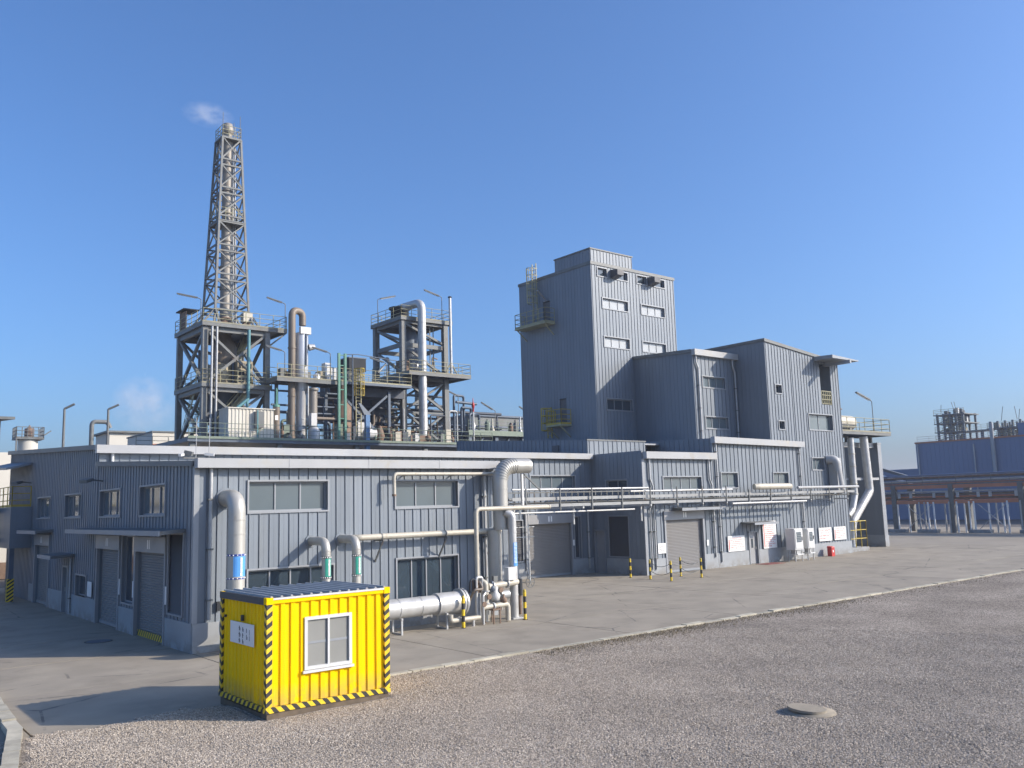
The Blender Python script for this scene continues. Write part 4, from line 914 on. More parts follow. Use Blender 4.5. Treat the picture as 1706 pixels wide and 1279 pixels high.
# ================================================================== FRONT PIPE RACK
o = thing('wall_pipe_rack', 'long pale pipe and cable rack running along the factory front', 'pipe rack', (28.5, 35.2, 4.2))
YR = 35.25
part(o, 'cable_tray', 'tray', ('box', 28.4, 61.0, YR - .02, YR + .02, 4.53, 4.7)); part(o, 'cable_tray', 'tray', ('box', 28.4, 55.0, YR - .13, YR - .05, 4.18, 4.34))
part(o, 'pipe', 'galv', ('cyl', (28.4, YR, 5.1), (38.6, YR, 5.1), .06)); part(o, 'pipe', 'galv', ('cyl', (37.2, YR + .1, 4.92), (46.6, YR + .1, 4.92), .06)); part(o, 'pipe', 'galv', ('cyl', (28.4, YR + .12, 3.9), (37.5, YR + .12, 3.9), .05)); part(o, 'pipe', 'galv', ('cyl', (46.0, YR - .3, 4.02), (54.2, YR - .3, 4.02), .07))
part(o, 'pipe', 'fascia', ('cyl', (53.6, YR - .1, 4.95), (61.4, YR - .1, 4.95), .1)); part(o, 'pipe', 'steel', ('cyl', (28.4, YR + .3, 4.6), (61, YR + .3, 4.6), .07)); part(o, 'pipe', 'steel', ('cyl', (28.4, YR + .45, 4.4), (61, YR + .45, 4.4), .05))
x = 29.2
while x < 61:
    q = mb(); q.beam((x, YR - .16, 3.95), (x, YR - .16, 5.15 if x < 47 else 4.9), .06)
    b = q.build('hanger', 'steel', o)
    if x > 39.3: part(b, 'bracket', 'galv', ('beam', (x, YR - .2, 4.1), (x, 36.19, 4.1), .08))
    x += 2.35
q = mb(); x = 28.6
while x < 39: q.beam((x, YR + .6, 4.2), (x, YR + .6, 5.0), .05); x += .45
for z in (4.25, 4.95): q.beam((28.4, YR + .6, z), (39.1, YR + .6, z), .06)
q.build('ladder_tray', 'steel', o)
for x in (29.0, 33.2, 38.6): part(o, 'post', 'galv', ('beam', (x, YR + .62, 0) if x < 30 else (x, YR + .62, 3.2), (x, YR + .62, 4.25), .08))
for x in (33.2, 38.6): part(o, 'arm', 'galv', ('beam', (x, YR - .2, 4.1), (x, 40.59, 4.1), .1))
o = mb(); o.tube([(48.6, 35.1, 5.05), (48.9, 35.0, 5.06), (52.4, 35.0, 5.06), (52.6, 35.1, 5.05)], .2, .2, 14); o = o.build('lagged_drum', 'cream', None, (50.5, 35, 5.05)); tag(o, 'short fat cream lagged pipe drum on top of the wall pipe rack', 'pipe')
# ================================================================== BOARDS, CABINETS, SMALL THINGS ON THE OFFICE FRONT
def wallboard(label, P, u0, u1, z0, z1, rows, seed, bar=True):
    q = mb(); pbox(q, P, u0, u1, z0, z1, .05, .09); o = q.build('notice_board', 'board', None, P((u0 + u1) / 2, z0, .05)); tag(o, label, 'notice board')
    lettering(P, u0 + .22 if bar else u0 + .1, u1 - .08, z0 + .08, z1 - .08, rows, .091, seed, .95).build('lettering', 'redink', o)
    if bar: q = mb(); pbox(q, P, u0 + .08, u0 + .16, z0 + .06, z1 - .2, .09, .093); q.build('title_bar', 'red', o)
    q = mb()
    for e in ((u0 - .02, u1 + .02, z0 - .02, z0), (u0 - .02, u1 + .02, z1, z1 + .02), (u0 - .02, u0, z0, z1), (u1, u1 + .02, z0, z1)): pbox(q, P, *e, .05, .1)
    q.build('rim', 'fascia', o)
wallboard('white notice board with red print between downpipes and canopied door', PO, 46.85, 48.6, .95, 1.92, 7, 21)
wallboard('tall white notice board with red bars beside the canopied door', PO, 50.65, 52.15, .95, 2.75, 12, 22)
wallboard('cream notice board with sparse print on the tall block plinth', PT, 57.8, 59.45, 1.08, 2.02, 4, 23, False)
wallboard('white notice board with red print at the tall block end', PT, 59.8, 61.4, 1.08, 2.02, 6, 24)
def cabinet(label, x0, x1, y0, y1, z0, z1):
    o = thing('control_cabinet', label, 'cabinet', ((x0 + x1) / 2, (y0 + y1) / 2, 0), 'white control cabinets on legs')
    part(o, 'body', 'white', ('box', x0, x1, y0, y1, z0, z1)); P = FY(y0)
    q = mb(); pbox(q, P, x0 + .06, x1 - .06, z0 + .08, z1 - .08, .003, .03); d = q.build('door', 'white', o)
    q = mb(); pbox(q, P, x0 + .18, x1 - .22, z0 + .5, z1 - .25, .031, .036); q.build('pane', 'glass', d)
    q = mb()
    for k in range(5): zz = z0 + .58 + k * (z1 - z0 - .85) / 5; pbox(q, P, x0 + .22, x1 - .26, zz, zz + .03, .037, .04)
    q.build('instrument_rows', 'frame', d); q = mb(); pbox(q, P, x1 - .16, x1 - .12, z0 + .6, z0 + .85, .03, .06); q.build('handle', 'black', d)
    for x in (x0 + .08, x1 - .08):
        for y in (y0 + .08, y1 - .08): part(o, 'leg', 'galv', ('beam', (x, y, 0), (x, y, z0), .05))
    part(o, 'tray', 'white', ('box', x0 + .2, x1 - .02, y0 - .02, y1 - .1, z0 - .35, z0 - .28)); part(o, 'gland_box', 'galv', ('box', x0 + .3, x1 - .3, y0 + .1, y1 - .15, z0 - .28, z0))
    return o
cabinet('larger white control cabinet on legs next to the tall notice board', 52.45, 53.4, 34.9, 35.6, .78, 2.2); cabinet('smaller white control cabinet on legs, farther from the tall notice board', 54.05, 54.85, 34.95, 35.6, .8, 2.15)
o = thing('extinguisher_box', 'red fire extinguisher box standing at the tall block foot', 'extinguisher', (58.4, 35.9, 0)); part(o, 'box', 'red', ('box', 58.2, 58.6, 35.75, 36.1, 0, .62)); part(o, 'lid', 'red', ('hexa', [(58.18, 35.72, .62), (58.62, 35.72, .62), (58.62, 36.12, .62), (58.18, 36.12, .62), (58.22, 35.75, .68), (58.58, 35.75, .68), (58.58, 36.1, .72), (58.22, 36.1, .72)])); part(o, 'mark', 'board', ('box', 58.34, 58.46, 35.744, 35.75, .28, .44))
tag(mb().box(49.3, 51.3, 34.9, 35.9, .0, .018).build('door_mat', 'matred', None, (50.3, 35.4, 0)), 'red brown door mat below the canopied door', 'mat')
# ================================================================== BOLLARDS AND CHAINS
def bollard(x, y, label, h=1.1, group=None):
    o = thing('bollard', label, 'bollard', (x, y, 0), group)
    q = mb(); q.cyl((x, y, 0), (x, y, h - .12), .06, n=14); q.build('post', 'bolt', o); part(o, 'base_plate', 'black', ('cyl', (x, y, 0), (x, y, .02), .1, None, 14)); part(o, 'cap', 'yellow', ('lathe', (x, y, h - .12), [(0, .061), (.08, .06), (.11, .03), (.12, .005)], 14)); return o
bl = 'striped bollard on the concrete apron '
BP = [(37.6, 36.0), (37.4, 34.3), (37.2, 32.6), (39.75, 34.1), (39.75, 32.6)]
for (x, y), s in zip(BP, ('without a chain beside the loading block side wall', 'joined by one chain at the loading block corner', 'where the two chain spans meet', 'in front of the loading shutter, nearer its wall', 'in front of the loading shutter, farther from its wall')): bollard(x, y, 'black and pale striped bollard ' + s, 1.1, 'bollards with chains')
bollard(19.05, 26.65, 'yellow and black bollard beside the header duct flange', 1.15); bollard(21.95, 26.65, 'yellow and black bollard guarding the white riser pipe', 1.15)
def chain(a, b, label, zs=(.95, .5), sag=.22):
    o = thing('barrier_chain', label, 'chain', (a[0], a[1], .5))
    for zt in zs:
        q = mb(); n_ = 14; pts = [V((a[0] + (b[0] - a[0]) * i / n_, a[1] + (b[1] - a[1]) * i / n_, zt - sag * (1 - (2 * i / n_ - 1) ** 2))) for i in range(n_ + 1)]
        q.sweep(pts, .016, 6); q.build('strand', 'steel', o)
chain(BP[1], BP[2], 'slack chain from loading block corner bollard along the apron'); chain(BP[2], BP[4], 'slack chain spanning the loading shutter front'); chain(BP[3], BP[4], 'slack chain between the two bollards before the shutter')

# ================================================================== PROCESS DECK BEHIND THE HALL
o = thing('equipment_deck', 'raised steel equipment deck behind the hall with green railing', 'deck', (22, 66.5, 0))
part(o, 'deck_slab', 'steeld', ('box', 22.5, 51.5, 66.5, 80, 9.75, 10.05)); part(o, 'edge_beam', 'railg', ('box', 22.5, 51.5, 66.42, 66.5, 9.98, 10.12))
for x in (23, 30, 37, 44, 51):
    for y in (67, 79): part(o, 'column', 'steel', ('box', x - .2, x + .2, y - .2, y + .2, 0, 9.75))
railing(o, [(22.6, 66.55, 10.05), (51.4, 66.55, 10.05)], 1.15, 'railg', sp=1.4); railing(o, [(22.6, 79.9, 10.05), (51.4, 79.9, 10.05)], 1.15, 'railg', sp=1.4)
ZD = 10.05
def xbrace(root, a, b, c, d, wd, m='steel'):
    part(root, 'brace', m, ('beam', a, c, wd)); part(root, 'brace', m, ('beam', b, d, wd * .98))
def deck(root, x0, x1, y0, y1, z, th=.28, m='deckedge', rail='rail', hole=None, sides='fblr', under_='steeld'):
    part(root, 'deck', under_, ('box', x0 + .02, x1 - .02, y0 + .02, y1 - .02, z - .06, z))
    for b in ((x0, x1, y0, y0 + .1), (x0, x1, y1 - .1, y1), (x0, x0 + .1, y0 + .1, y1 - .1), (x1 - .1, x1, y0 + .1, y1 - .1)): part(root, 'edge_beam', 'steel' if m == 'deckedge' else m, ('box', *b, z - th, z + .01))
    if m == 'deckedge':
        for a, b in (((x0, y0), (x1, y0)), ((x0, y0), (x0, y1)), ((x1, y0), (x1, y1))): part(root, 'toe_plate', 'deckedge', ('beam', (*a, z + .06), (*b, z + .06), .02, .11))
    for i in range(1, 4): part(root, 'joist', under_, ('box', x0 + (x1 - x0) * i / 4 - .06, x0 + (x1 - x0) * i / 4 + .06, y0 + .1, y1 - .1, z - th, z - .06))
    c = [(x0 + .05, y0 + .05), (x1 - .05, y0 + .05), (x1 - .05, y1 - .05), (x0 + .05, y1 - .05)]
    for s, i in (('f', 0), ('r', 1), ('b', 2), ('l', 3)):
        if s in sides: railing(root, [(*c[i], z), (*c[(i + 1) % 4], z)], 1.15, rail)
def stairs(root, a, b, wd, m='rail', n=12):
    a, b = V(a), V(b); d = (b - a); s = V((-d.y, d.x, 0)).normalized() * wd / 2
    q = mb(); q.beam(a + s, b + s, .05, .25); q.beam(a - s, b - s, .05, .25)
    o = q.build('stair_stringer', m, root)
    q = mb()
    for i in range(n):
        p = a.lerp(b, (i + .5) / n); q.hexa([p - s + V((-.1, -.1, 0)), p + s + V((.1, -.1, 0)), p + s + V((.1, .1, 0)), p - s + V((-.1, .1, 0)), p - s + V((-.1, -.1, .04)), p + s + V((.1, -.1, .04)), p + s + V((.1, .1, .04)), p - s + V((-.1, .1, .04))])
    tag(q.build('stair_treads', 'steel', o), kind='stuff')
    q = mb()
    for sg in (s, -s):
        for h in (.55, 1.0): q.cyl(a + sg + V((0, 0, h)), b + sg + V((0, 0, h)), .025, n=6)
        for i in range(5): p = a.lerp(b, i / 4) + sg; q.cyl(p, p + V((0, 0, 1)), .025, n=6)
    q.build('hand_rail', m, o)

# ------------------------------------------------------------------ flare stack on its steel frame
F = thing('flare_tower', 'tall lattice flare stack standing on a braced grey steel frame', 'flare tower', (27.6, 73, ZD))
fx0, fx1, fy0, fy1 = 24.95, 30.25, 70.2, 76.2
for x in (fx0, fx1):
    for y in (fy0, fy1): part(F, 'column', 'steel', ('box', x - .22, x + .22, y - .22, y + .22, ZD, 19.55))
for z in (14.45, 19.4):
    for a, b in (((fx0, fy0), (fx1, fy0)), ((fx1, fy0), (fx1, fy1)), ((fx0, fy1), (fx1, fy1)), ((fx0, fy0), (fx0, fy1))): part(F, 'beam', 'steel', ('beam', (*a, z - .1), (*b, z - .1), .25, .45))
for z0, z1 in ((ZD, 14.2), (14.6, 19.1)):
    for s in (0, 1):
        y = (fy0, fy1)[s]; x = (fx0, fx1)[s]
        part(F, 'brace', 'steel', ('beam', (fx0 + .2, y, z0 + .3), (fx1 - .2, y, z1), .2)); part(F, 'brace', 'steel', ('beam', (fx1 - .2, y + .02, z0 + .3), (fx0 + .2, y + .02, z1), .19))
        part(F, 'brace', 'steel', ('beam', (x, fy0 + .2, z0 + .3), (x, fy1 - .2, z1), .24)); part(F, 'brace', 'steel', ('beam', (x + .02, fy1 - .2, z0 + .3), (x + .02, fy0 + .2, z1), .23))
deck(F, 24.6, 31.9, 69.75, 76.6, 19.75); deck(F, 24.65, 30.6, 69.8, 76.5, 14.75)
part(F, 'knee_brace', 'steel', ('beam', (30.3, 69.9, 18.2), (31.8, 69.9, 19.45), .12)); part(F, 'knee_brace', 'steel', ('beam', (30.3, 76.4, 18.2), (31.8, 76.4, 19.45), .12))
stairs(F, (25.6, 70.9, 10.3), (29.2, 70.9, 14.7), .9); stairs(F, (27.9, 73.6, 14.9), (30.0, 73.6, 19.6), .8); stairs(F, (25.4, 75.5, 10.2), (25.4, 72.2, 14.6), .8)
# lattice
cx, cy, zb, zt, hb, ht = 27.8, 73.2, 21.4, 37.0, 1.45, .82
def lp(sx, sy, z): k = (z - zb) / (zt - zb); h = hb + (ht - hb) * k; return (cx + sx * h, cy + sy * h, z)
for sx in (-1, 1):
    for sy in (-1, 1):
        part(F, 'leg', 'steel', ('beam', lp(sx, sy, zb), lp(sx, sy, zt), .17)); f_ = lp(sx, sy, zb)
        for ex, ey in ((1.3, 0), (0, 1.3), (.15, .15)): part(F, 'leg_foot', 'steel', ('beam', (f_[0] + sx * ex, f_[1] + sy * ey, 19.76), f_, .15))
lv = [21.4, 24.0, 26.6, 29.2, 31.8, 34.4, 37.0]
for i, z in enumerate(lv):
    for dz in ((0, .55) if i < 6 else (0,)):
        for a, b in (((-1, -1), (1, -1)), ((1, -1), (1, 1)), ((1, 1), (-1, 1)), ((-1, 1), (-1, -1))): part(F, 'lattice_bar', 'steel', ('beam', lp(*a, z + dz), lp(*b, z + dz), .13))
    if i < 6:
        z1 = lv[i + 1]
        for k, (a, b) in enumerate((((-1, -1), (1, -1)), ((1, -1), (1, 1)), ((1, 1), (-1, 1)), ((-1, 1), (-1, -1)))):
            a, b = (a, b) if i % 2 else (b, a); part(F, 'lattice_brace', 'steel', ('beam', lp(*a, z + .55), lp(*b, z1), .12))
            part(F, 'lattice_brace', 'steel', ('beam', lp(*b, z + .55), lp(*a, z1), .10))
part(F, 'inner_ladder', 'steeld', ('box', 28.25, 28.6, 73.7, 73.8, 19.8, 37)); part(F, 'inner_cable', 'steeld', ('box', 27.0, 27.12, 73.6, 73.75, 19.8, 36.8))
pf = (29.3, 36.9)
for z in pf:
    h = hb + (ht - hb) * (z - zb) / (zt - zb)
    part(F, 'rest_platform', 'steel', ('box', cx - h - .1, cx + h + .1, cy - h - .1, cy + h + .1, z - .02, z + .06)); railing(F, [(cx - h, cy - h, z + .06), (cx + h, cy - h, z + .06), (cx + h, cy + h, z + .06), (cx - h, cy + h, z + .06), (cx - h, cy - h, z + .06)], 1.1, 'rail', sp=.6, kick=0)
part(F, 'flue', 'stack', ('lathe', (27.75, 73.2, 19.77), [(0, .55), (1.3, .46), (6.7, .44), (16.5, .40), (18.0, .40)], 18)); part(F, 'lower_drum', 'brownpipe', ('lathe', (27.75, 73.2, 14.8), [(0, .5), (1.2, 1.0), (3.6, 1.0), (4.5, .55), (4.9, .5)], 18)); part(F, 'flue_tip', 'stack', ('lathe', (27.75, 73.2, 37.6), [(0, .42), (.1, .5), (.5, .5), (.7, .42), (.95, .40), (1.0, .3)], 18))
for z in (23.5, 25.5, 27.8, 30.3, 32.4, 34.6): part(F, 'flue_flange', 'stack', ('ring', (27.75, 73.2, z), UP, .45, .07, .12, 18))
for x in (28.45, 28.65): part(F, 'pilot_line', 'galv', ('cyl', (x, 73.0, 19.8), (x - .35, 73.0, 37.2), .05))
for x, y in ((27.0, 72.4), (28.55, 72.4), (28.6, 74)): part(F, 'lightning_rod', 'steel', ('cyl', (x, y, 37), (x, y, 39.2), .025, None, 6))
part(F, 'base_ring', 'rust', ('lathe', (27.75, 73.2, 19.76), [(0, .8), (.3, .8), (.35, 1.0), (.6, 1.0), (.65, .7), (1.2, .6)], 18)); part(F, 'valve_box', 'cream', ('box', 28.6, 29.4, 71.2, 71.9, 20.4, 21.2)); part(F, 'valve_stand', 'rust', ('box', 28.7, 29.2, 71.3, 71.8, 19.76, 20.4))
part(F, 'shelter_post', 'rust', ('box', 24.75, 24.95, 75.6, 75.8, 19.8, 21.7)); part(F, 'shelter_panel', 'rust', ('box', 24.8, 24.9, 74.4, 75.6, 19.8, 21.5)); part(F, 'shelter_roof', 'dark', ('box', 24.55, 25.9, 74.2, 76.2, 21.6, 21.7))
part(F, 'drum', 'beige', ('lathe', (26.9, 72.2, 14.8), [(0, .05), (.02, 1.1), (1.75, 1.1), (1.9, .6), (2.1, .1)], 20)); part(F, 'grille_box', 'beige', ('box', 27.9, 29.2, 70.6, 71.8, 14.8, 16.9))
for i in range(3):
    for j in range(4): part(F, 'grille', 'dark', ('box', 28.0 + j * .3, 28.2 + j * .3, 70.57, 70.6, 15.1 + i * .6, 15.5 + i * .6))
part(F, 'hopper', 'steeld', ('lathe', (27.6, 73.2, 10.6), [(0, .5), (1.4, 1.2), (4, 1.3)], 16))
for x in (25.35, 25.75): part(F, 'drain_pipe', 'galv', ('cyl', (x, 69.6, ZD), (x, 69.6, 19.4), .09))
part(F, 'teal_pipe', 'teal', ('tube', [(28.45, 69.65, 19.4), (28.45, 69.65, 13.6), (27.5, 69.65, 12.8), (27.5, 69.65, ZD)], .14, .3, 10)); part(F, 'teal_pipe', 'teal', ('tube', [(28.35, 69.6, ZD), (28.35, 69.6, 13.4)], .11, .2, 10))
# ------------------------------------------------------------------ stuff standing on the deck
o = thing('roof_cabin', 'off white corrugated cabin standing below the flare frame', 'cabin', (25.9, 67.3, ZD))
P1, P2 = FY(67.3), FX(25.9)
corr(P1, 25.9, 29.7, ZD + .05, 12.5, (), .3, .05).build('front_wall', 'cabin', o); corr(P2, 67.3, 69.3, ZD + .05, 12.5, (), .3, .05).build('side_wall', 'cabin', o); part(o, 'body', 'cabin', ('box', 25.96, 29.68, 67.38, 69.3, ZD, 12.46)); part(o, 'roof', 'cabin', ('box', 25.85, 29.75, 67.22, 69.35, 12.5, 12.58)); part(o, 'unit', 'steel', ('box', 28.0, 28.7, 66.95, 67.28, 11.0, 12.3)); part(o, 'unit_bracket', 'teal', ('box', 28.1, 28.2, 66.9, 66.95, ZD, 12.4))
o = thing('rusty_return_pipe', 'rust brown pipe rising to a return bend beside the silver column', 'pipe', (31.8, 68.6, ZD))
part(o, 'pipe', 'brownpipe', ('sweep', bend([(31.8, 68.6, ZD), (31.8, 68.6, 21.3), (32.9, 68.9, 21.3), (32.9, 68.9, 20.1)], .55, 10), .30, 16))
for z in (11, 13.9, 15.6, 18.0): part(o, 'flange', 'brownpipe', ('ring', (31.8, 68.6, z), UP, .30, .05, .1, 16))
o = thing('silver_column', 'silver vertical column with white head fitting near the return pipe', 'vessel', (32.85, 69, ZD))
part(o, 'shell', 'stain', ('lathe', (32.85, 69.0, ZD), [(0, .45), (4.4, .48), (4.6, .58), (9.2, .58), (9.4, .5)], 20)); part(o, 'head', 'white', ('box', 32.5, 33.45, 68.35, 68.7, 19.3, 19.9)); part(o, 'side_nozzle', 'alu', ('sweep', [(33.4, 68.7, 18.2), (33.9, 68.6, 18.3)], [.3, .22], 14)); part(o, 'level_gauge', 'steeld', ('cyl', (33.0, 68.35, 16.5), (33.0, 68.35, 19.3), .06))
for z in (12, 14.6, 17, 18.6): part(o, 'band', 'stain', ('ring', (32.85, 69, z), UP, .56 if z > 14.5 else .47, .03, .06, 20))
o = thing('capped_pipe', 'weathered vertical pipe with flanged cap below the walkway', 'pipe', (33.7, 68.5, ZD)); part(o, 'pipe', 'stack', ('cyl', (33.7, 68.5, ZD), (33.7, 68.5, 14.7), .37, None, 16)); part(o, 'cap', 'stack', ('lathe', (33.7, 68.5, 14.4), [(0, .38), (.05, .48), (.25, .48), (.3, .3), (.4, .05)], 16)); part(o, 'side_line', 'galv', ('cyl', (33.05, 68.1, 11.5), (33.05, 68.1, 14.8), .08))
o = thing('small_drum', 'small grey drum with box on its top at the deck edge', 'tank', (33.35, 67.6, ZD)); part(o, 'shell', 'galv', ('lathe', (33.35, 67.6, ZD), [(0, .5), (.9, .5), (1.2, .3), (1.3, .05)], 16)); part(o, 'box', 'white', ('box', 33.0, 33.5, 67.35, 67.8, 11.35, 12.4)); part(o, 'outlet', 'brownpipe', ('cyl', (33.5, 67.6, 12.0), (36.2, 67.6, 12.0), .14))
o = thing('slender_column', 'slender brown column with green top beside the off white cabin', 'vessel', (30.1, 67.8, ZD)); part(o, 'shell', 'brownpipe', ('cyl', (30.1, 67.8, ZD), (30.1, 67.8, 12.8), .28)); part(o, 'top', 'green', ('lathe', (30.1, 67.8, 12.8), [(0, .3), (.2, .28), (.25, .1), (1.5, .07), (1.6, .02)], 12)); part(o, 'label_plate', 'board', ('box', 29.85, 30.1, 67.45, 67.5, 11.7, 12.1))
o = thing('link_walkway', 'steel walkway with pale railing joining flare frame to second tower', 'walkway', (30, 68, 14.5))
deck(o, 30.1, 36.2, 67.7, 70.0, 15.3, .3, sides='fb'); deck(o, 36.2, 44.0, 69.0, 72.5, 15.55, .22, 'steeld', 'rail', sides='fb'); part(o, 'girder', 'mesh', ('box', 36.3, 44.0, 70.4, 72.4, 14.5, 15.3))
for x in (31.0, 35.6, 37.3, 42.0): part(o, 'post', 'steeld', ('box', x - .12, x + .12, 69.75, 69.98, ZD, 15.0))
for i, (x, h, c) in enumerate(((30.8, .9, 'steel'), (31.1, .7, 'rust'), (33.0, .8, 'steel'), (34.3, .9, 'beige'), (34.9, 1.7, 'white'), (35.4, 1.3, 'galv'))): part(o, 'equipment_box', c, ('box', x, x + .55, 68.6, 69.3, 15.3, 15.3 + h))
for x in (34.0, 35.2): part(o, 'fan_drum', 'stain', ('lathe', (x, 68.4, 15.3), [(0, .3), (.5, .3), (.6, .2), (.7, .02)], 12))
for z in (12.6, 13.2, 14.4): part(o, 'hung_pipe', 'steeld', ('cyl', (30.3, 69.3, z), (36.5, 69.3, z), .09))
o = thing('green_ladder_frame', 'tall green painted steel ladder frame between the two towers', 'frame', (35.9, 67.4, ZD))
for x in (35.55, 36.15): part(o, 'post', 'green', ('box', x - .1, x + .1, 67.25, 67.45, ZD, 17.7))
for z in (12, 13.2, 14.5, 15.6, 16.6, 17.5): part(o, 'tie', 'green', ('box', 35.65, 36.05, 67.3, 67.38, z, z + .08))
part(o, 'top_rail', 'steeld', ('tube', [(36.3, 67.4, 17.65), (37.4, 67.4, 17.75), (41.8, 68, 17.6)], .04, .2, 6)); part(o, 'thin_post', 'steeld', ('cyl', (36.9, 67.4, 12), (36.9, 67.4, 17.7), .06))
o = thing('dark_vent_housing', 'dark square vent housing on a grey plinth above the walkway', 'vent', (38, 70, 15.55)); part(o, 'plinth', 'steel', ('box', 37.5, 39.0, 69.4, 70.9, 15.55, 16.6)); part(o, 'housing', 'dark', ('box', 37.6, 39.3, 69.3, 71.0, 16.6, 17.75)); part(o, 'lid', 'steeld', ('box', 37.55, 39.35, 69.25, 71.05, 17.75, 17.85))
o = thing('yellow_cage_ladder', 'yellow caged ladder climbing to the walkway beside the dark housing', 'ladder', (38.3, 68.2, ZD))
q = mb()
for dx in (-.25, .25): q.beam((38.3 + dx, 68.9, ZD), (38.3 + dx, 68.9, 16.7), .07)
z = ZD + .2
while z < 16.7: q.cyl((38.05, 68.9, z), (38.55, 68.9, z), .022, n=6); z += .3
q.build('rungs', 'rail', o); q = mb(); z = 14.3
while z < 16.8:
    pts = [(38.3 - .42 * math.cos(math.pi * k / 8), 68.9 - .75 * math.sin(math.pi * k / 8), z) for k in range(9)]
    for a, b in zip(pts, pts[1:]): q.beam(a, b, .02, .07)
    z += .6
for k in range(9): a = math.pi * k / 8; q.beam((38.3 - .42 * math.cos(a), 68.9 - .75 * math.sin(a), 14.3), (38.3 - .42 * math.cos(a), 68.9 - .75 * math.sin(a), 16.7), .06, .02)
q.build('safety_cage', 'yellow', o)
o = thing('blue_post', 'blue painted steel post at the deck edge under the caged ladder', 'post', (38.2, 66.9, ZD)); part(o, 'post', 'blue', ('box', 37.85, 38.25, 66.8, 67.1, 9.3, 12.4)); part(o, 'head', 'steeld', ('hexa', [(37.7, 66.8, 12.4), (38.4, 66.8, 12.4), (38.4, 67.2, 12.4), (37.7, 67.2, 12.4), (37.2, 66.9, 13.4), (37.4, 66.9, 13.4), (37.4, 67.1, 13.4), (37.2, 67.1, 13.4)]))
o = thing('dark_column_vessel', 'dark brown vertical vessel below the walkway by green frame', 'vessel', (36.8, 69, ZD)); part(o, 'shell', 'rust', ('lathe', (36.9, 69.2, ZD), [(0, .75), (3.2, .75), (3.6, .4), (3.9, .35), (5.2, .35)], 18)); part(o, 'band', 'dark', ('ring', (36.9, 69.2, 12), UP, .75, .05, .15, 18))
o = thing('pump_skid', 'pump skid with white motor housing standing on the deck', 'pump', (38.8, 68, ZD)); part(o, 'base', 'steel', ('box', 38.3, 40.6, 67.8, 68.8, ZD, 10.3)); part(o, 'motor', 'white', ('cyl', (38.6, 68.3, 10.9), (39.6, 68.3, 10.9), .45)); part(o, 'pump_body', 'rust', ('lathe', (40.1, 68.3, 10.3), [(0, .3), (.4, .45), (.9, .3), (1.3, .15)], 14)); part(o, 'cover_box', 'galv', ('box', 38.4, 39.7, 69.2, 70.3, ZD, 12.0))

# ------------------------------------------------------------------ second tower
S = thing('process_tower', 'second braced steel tower with silver duct down its front', 'tower', (46.8, 73, ZD))
sx0, sx1, sy0, sy1 = 44.4, 49.3, 71.2, 76.2
for x in (sx0, sx1):
    for y in (sy0, sy1): part(S, 'column', 'steel', ('box', x - .25, x + .25, y - .25, y + .25, ZD, 22.4))
for z in (16.7, 19.9, 22.2):
    for a, b in (((sx0, sy0), (sx1, sy0)), ((sx1, sy0), (sx1, sy1)), ((sx0, sy1), (sx1, sy1)), ((sx0, sy0), (sx0, sy1))): part(S, 'beam', 'steel', ('beam', (*a, z), (*b, z), .25, .4))
for z0, z1, cr in ((ZD, 13.3, 1), (13.4, 16.4, 1), (17.0, 19.7, 0), (20.1, 22.0, 0)):
    for s in (0, 1):
        y = (sy0, sy1)[s]; x = (sx0, sx1)[s]
        part(S, 'brace', 'steel', ('beam', (sx0 + .2, y, z1), (sx1 - .2, y, z0 + .2), .2)); part(S, 'brace', 'steel', ('beam', (x, sy0 + .2, z0 + .2), (x, sy1 - .2, z1), .22))
        if cr: part(S, 'brace', 'steel', ('beam', (sx0 + .2, y + .02, z0 + .2), (sx1 - .2, y + .02, z1), .19)); part(S, 'brace', 'steel', ('beam', (x + .02, sy1 - .2, z0 + .2), (x + .02, sy0 + .2, z1), .21))
part(S, 'tie', 'steel', ('beam', (sx0, sy0, 13.35), (sx1, sy0, 13.35), .18)); part(S, 'tie', 'steel', ('beam', (sx0, sy0, 13.35), (sx0, sy1, 13.35), .18))
deck(S, 44.0, 50.0, 70.8, 76.6, 22.55); deck(S, 44.1, 51.3, 69.6, 76.6, 17.05)
part(S, 'silver_duct', 'alu', ('sweep', bend([(45.9, 70.1, ZD), (45.9, 70.1, 24.0), (45.6, 73.0, 24.0)], .8, 10), .40, 20))
for z in (11.5, 13.6, 15.5, 18.3, 20.0, 22.0): part(S, 'duct_band', 'alu', ('ring', (45.9, 70.1, z), UP, .40, .02, .06, 20))
part(S, 'thin_vent', 'alu', ('cyl', (49.4, 70.3, 17.1), (49.4, 70.3, 24.9), .14, None, 12)); part(S, 'vent_cap', 'dark', ('lathe', (49.4, 70.3, 24.9), [(0, .15), (.02, .2), (.15, .18), (.2, .05)], 12)); part(S, 'vent_stay', 'deckedge', ('beam', (49.4, 70.3, 18.4), (50.2, 70.3, 17.1), .1)); part(S, 'vent_stay', 'deckedge', ('beam', (49.4, 70.3, 18.4), (48.6, 70.3, 17.1), .1))
part(S, 'fan_housing', 'dark', ('lathe', (45.6, 73.6, 22.56), [(0, .9), (1.3, .9), (1.35, 1.1), (1.5, 1.1), (1.55, .2)], 18)); part(S, 'inner_vessel', 'steeld', ('lathe', (46.6, 73.6, 17.1), [(0, .5), (.8, .95), (4.2, .95), (5.0, .5)], 18)); part(S, 'inner_ladder', 'steel', ('beam', (47.8, 71.6, 17.1), (47.8, 71.6, 22.4), .08)); part(S, 'inner_ladder', 'steel', ('beam', (48.2, 71.6, 17.1), (48.2, 71.6, 22.4), .08))
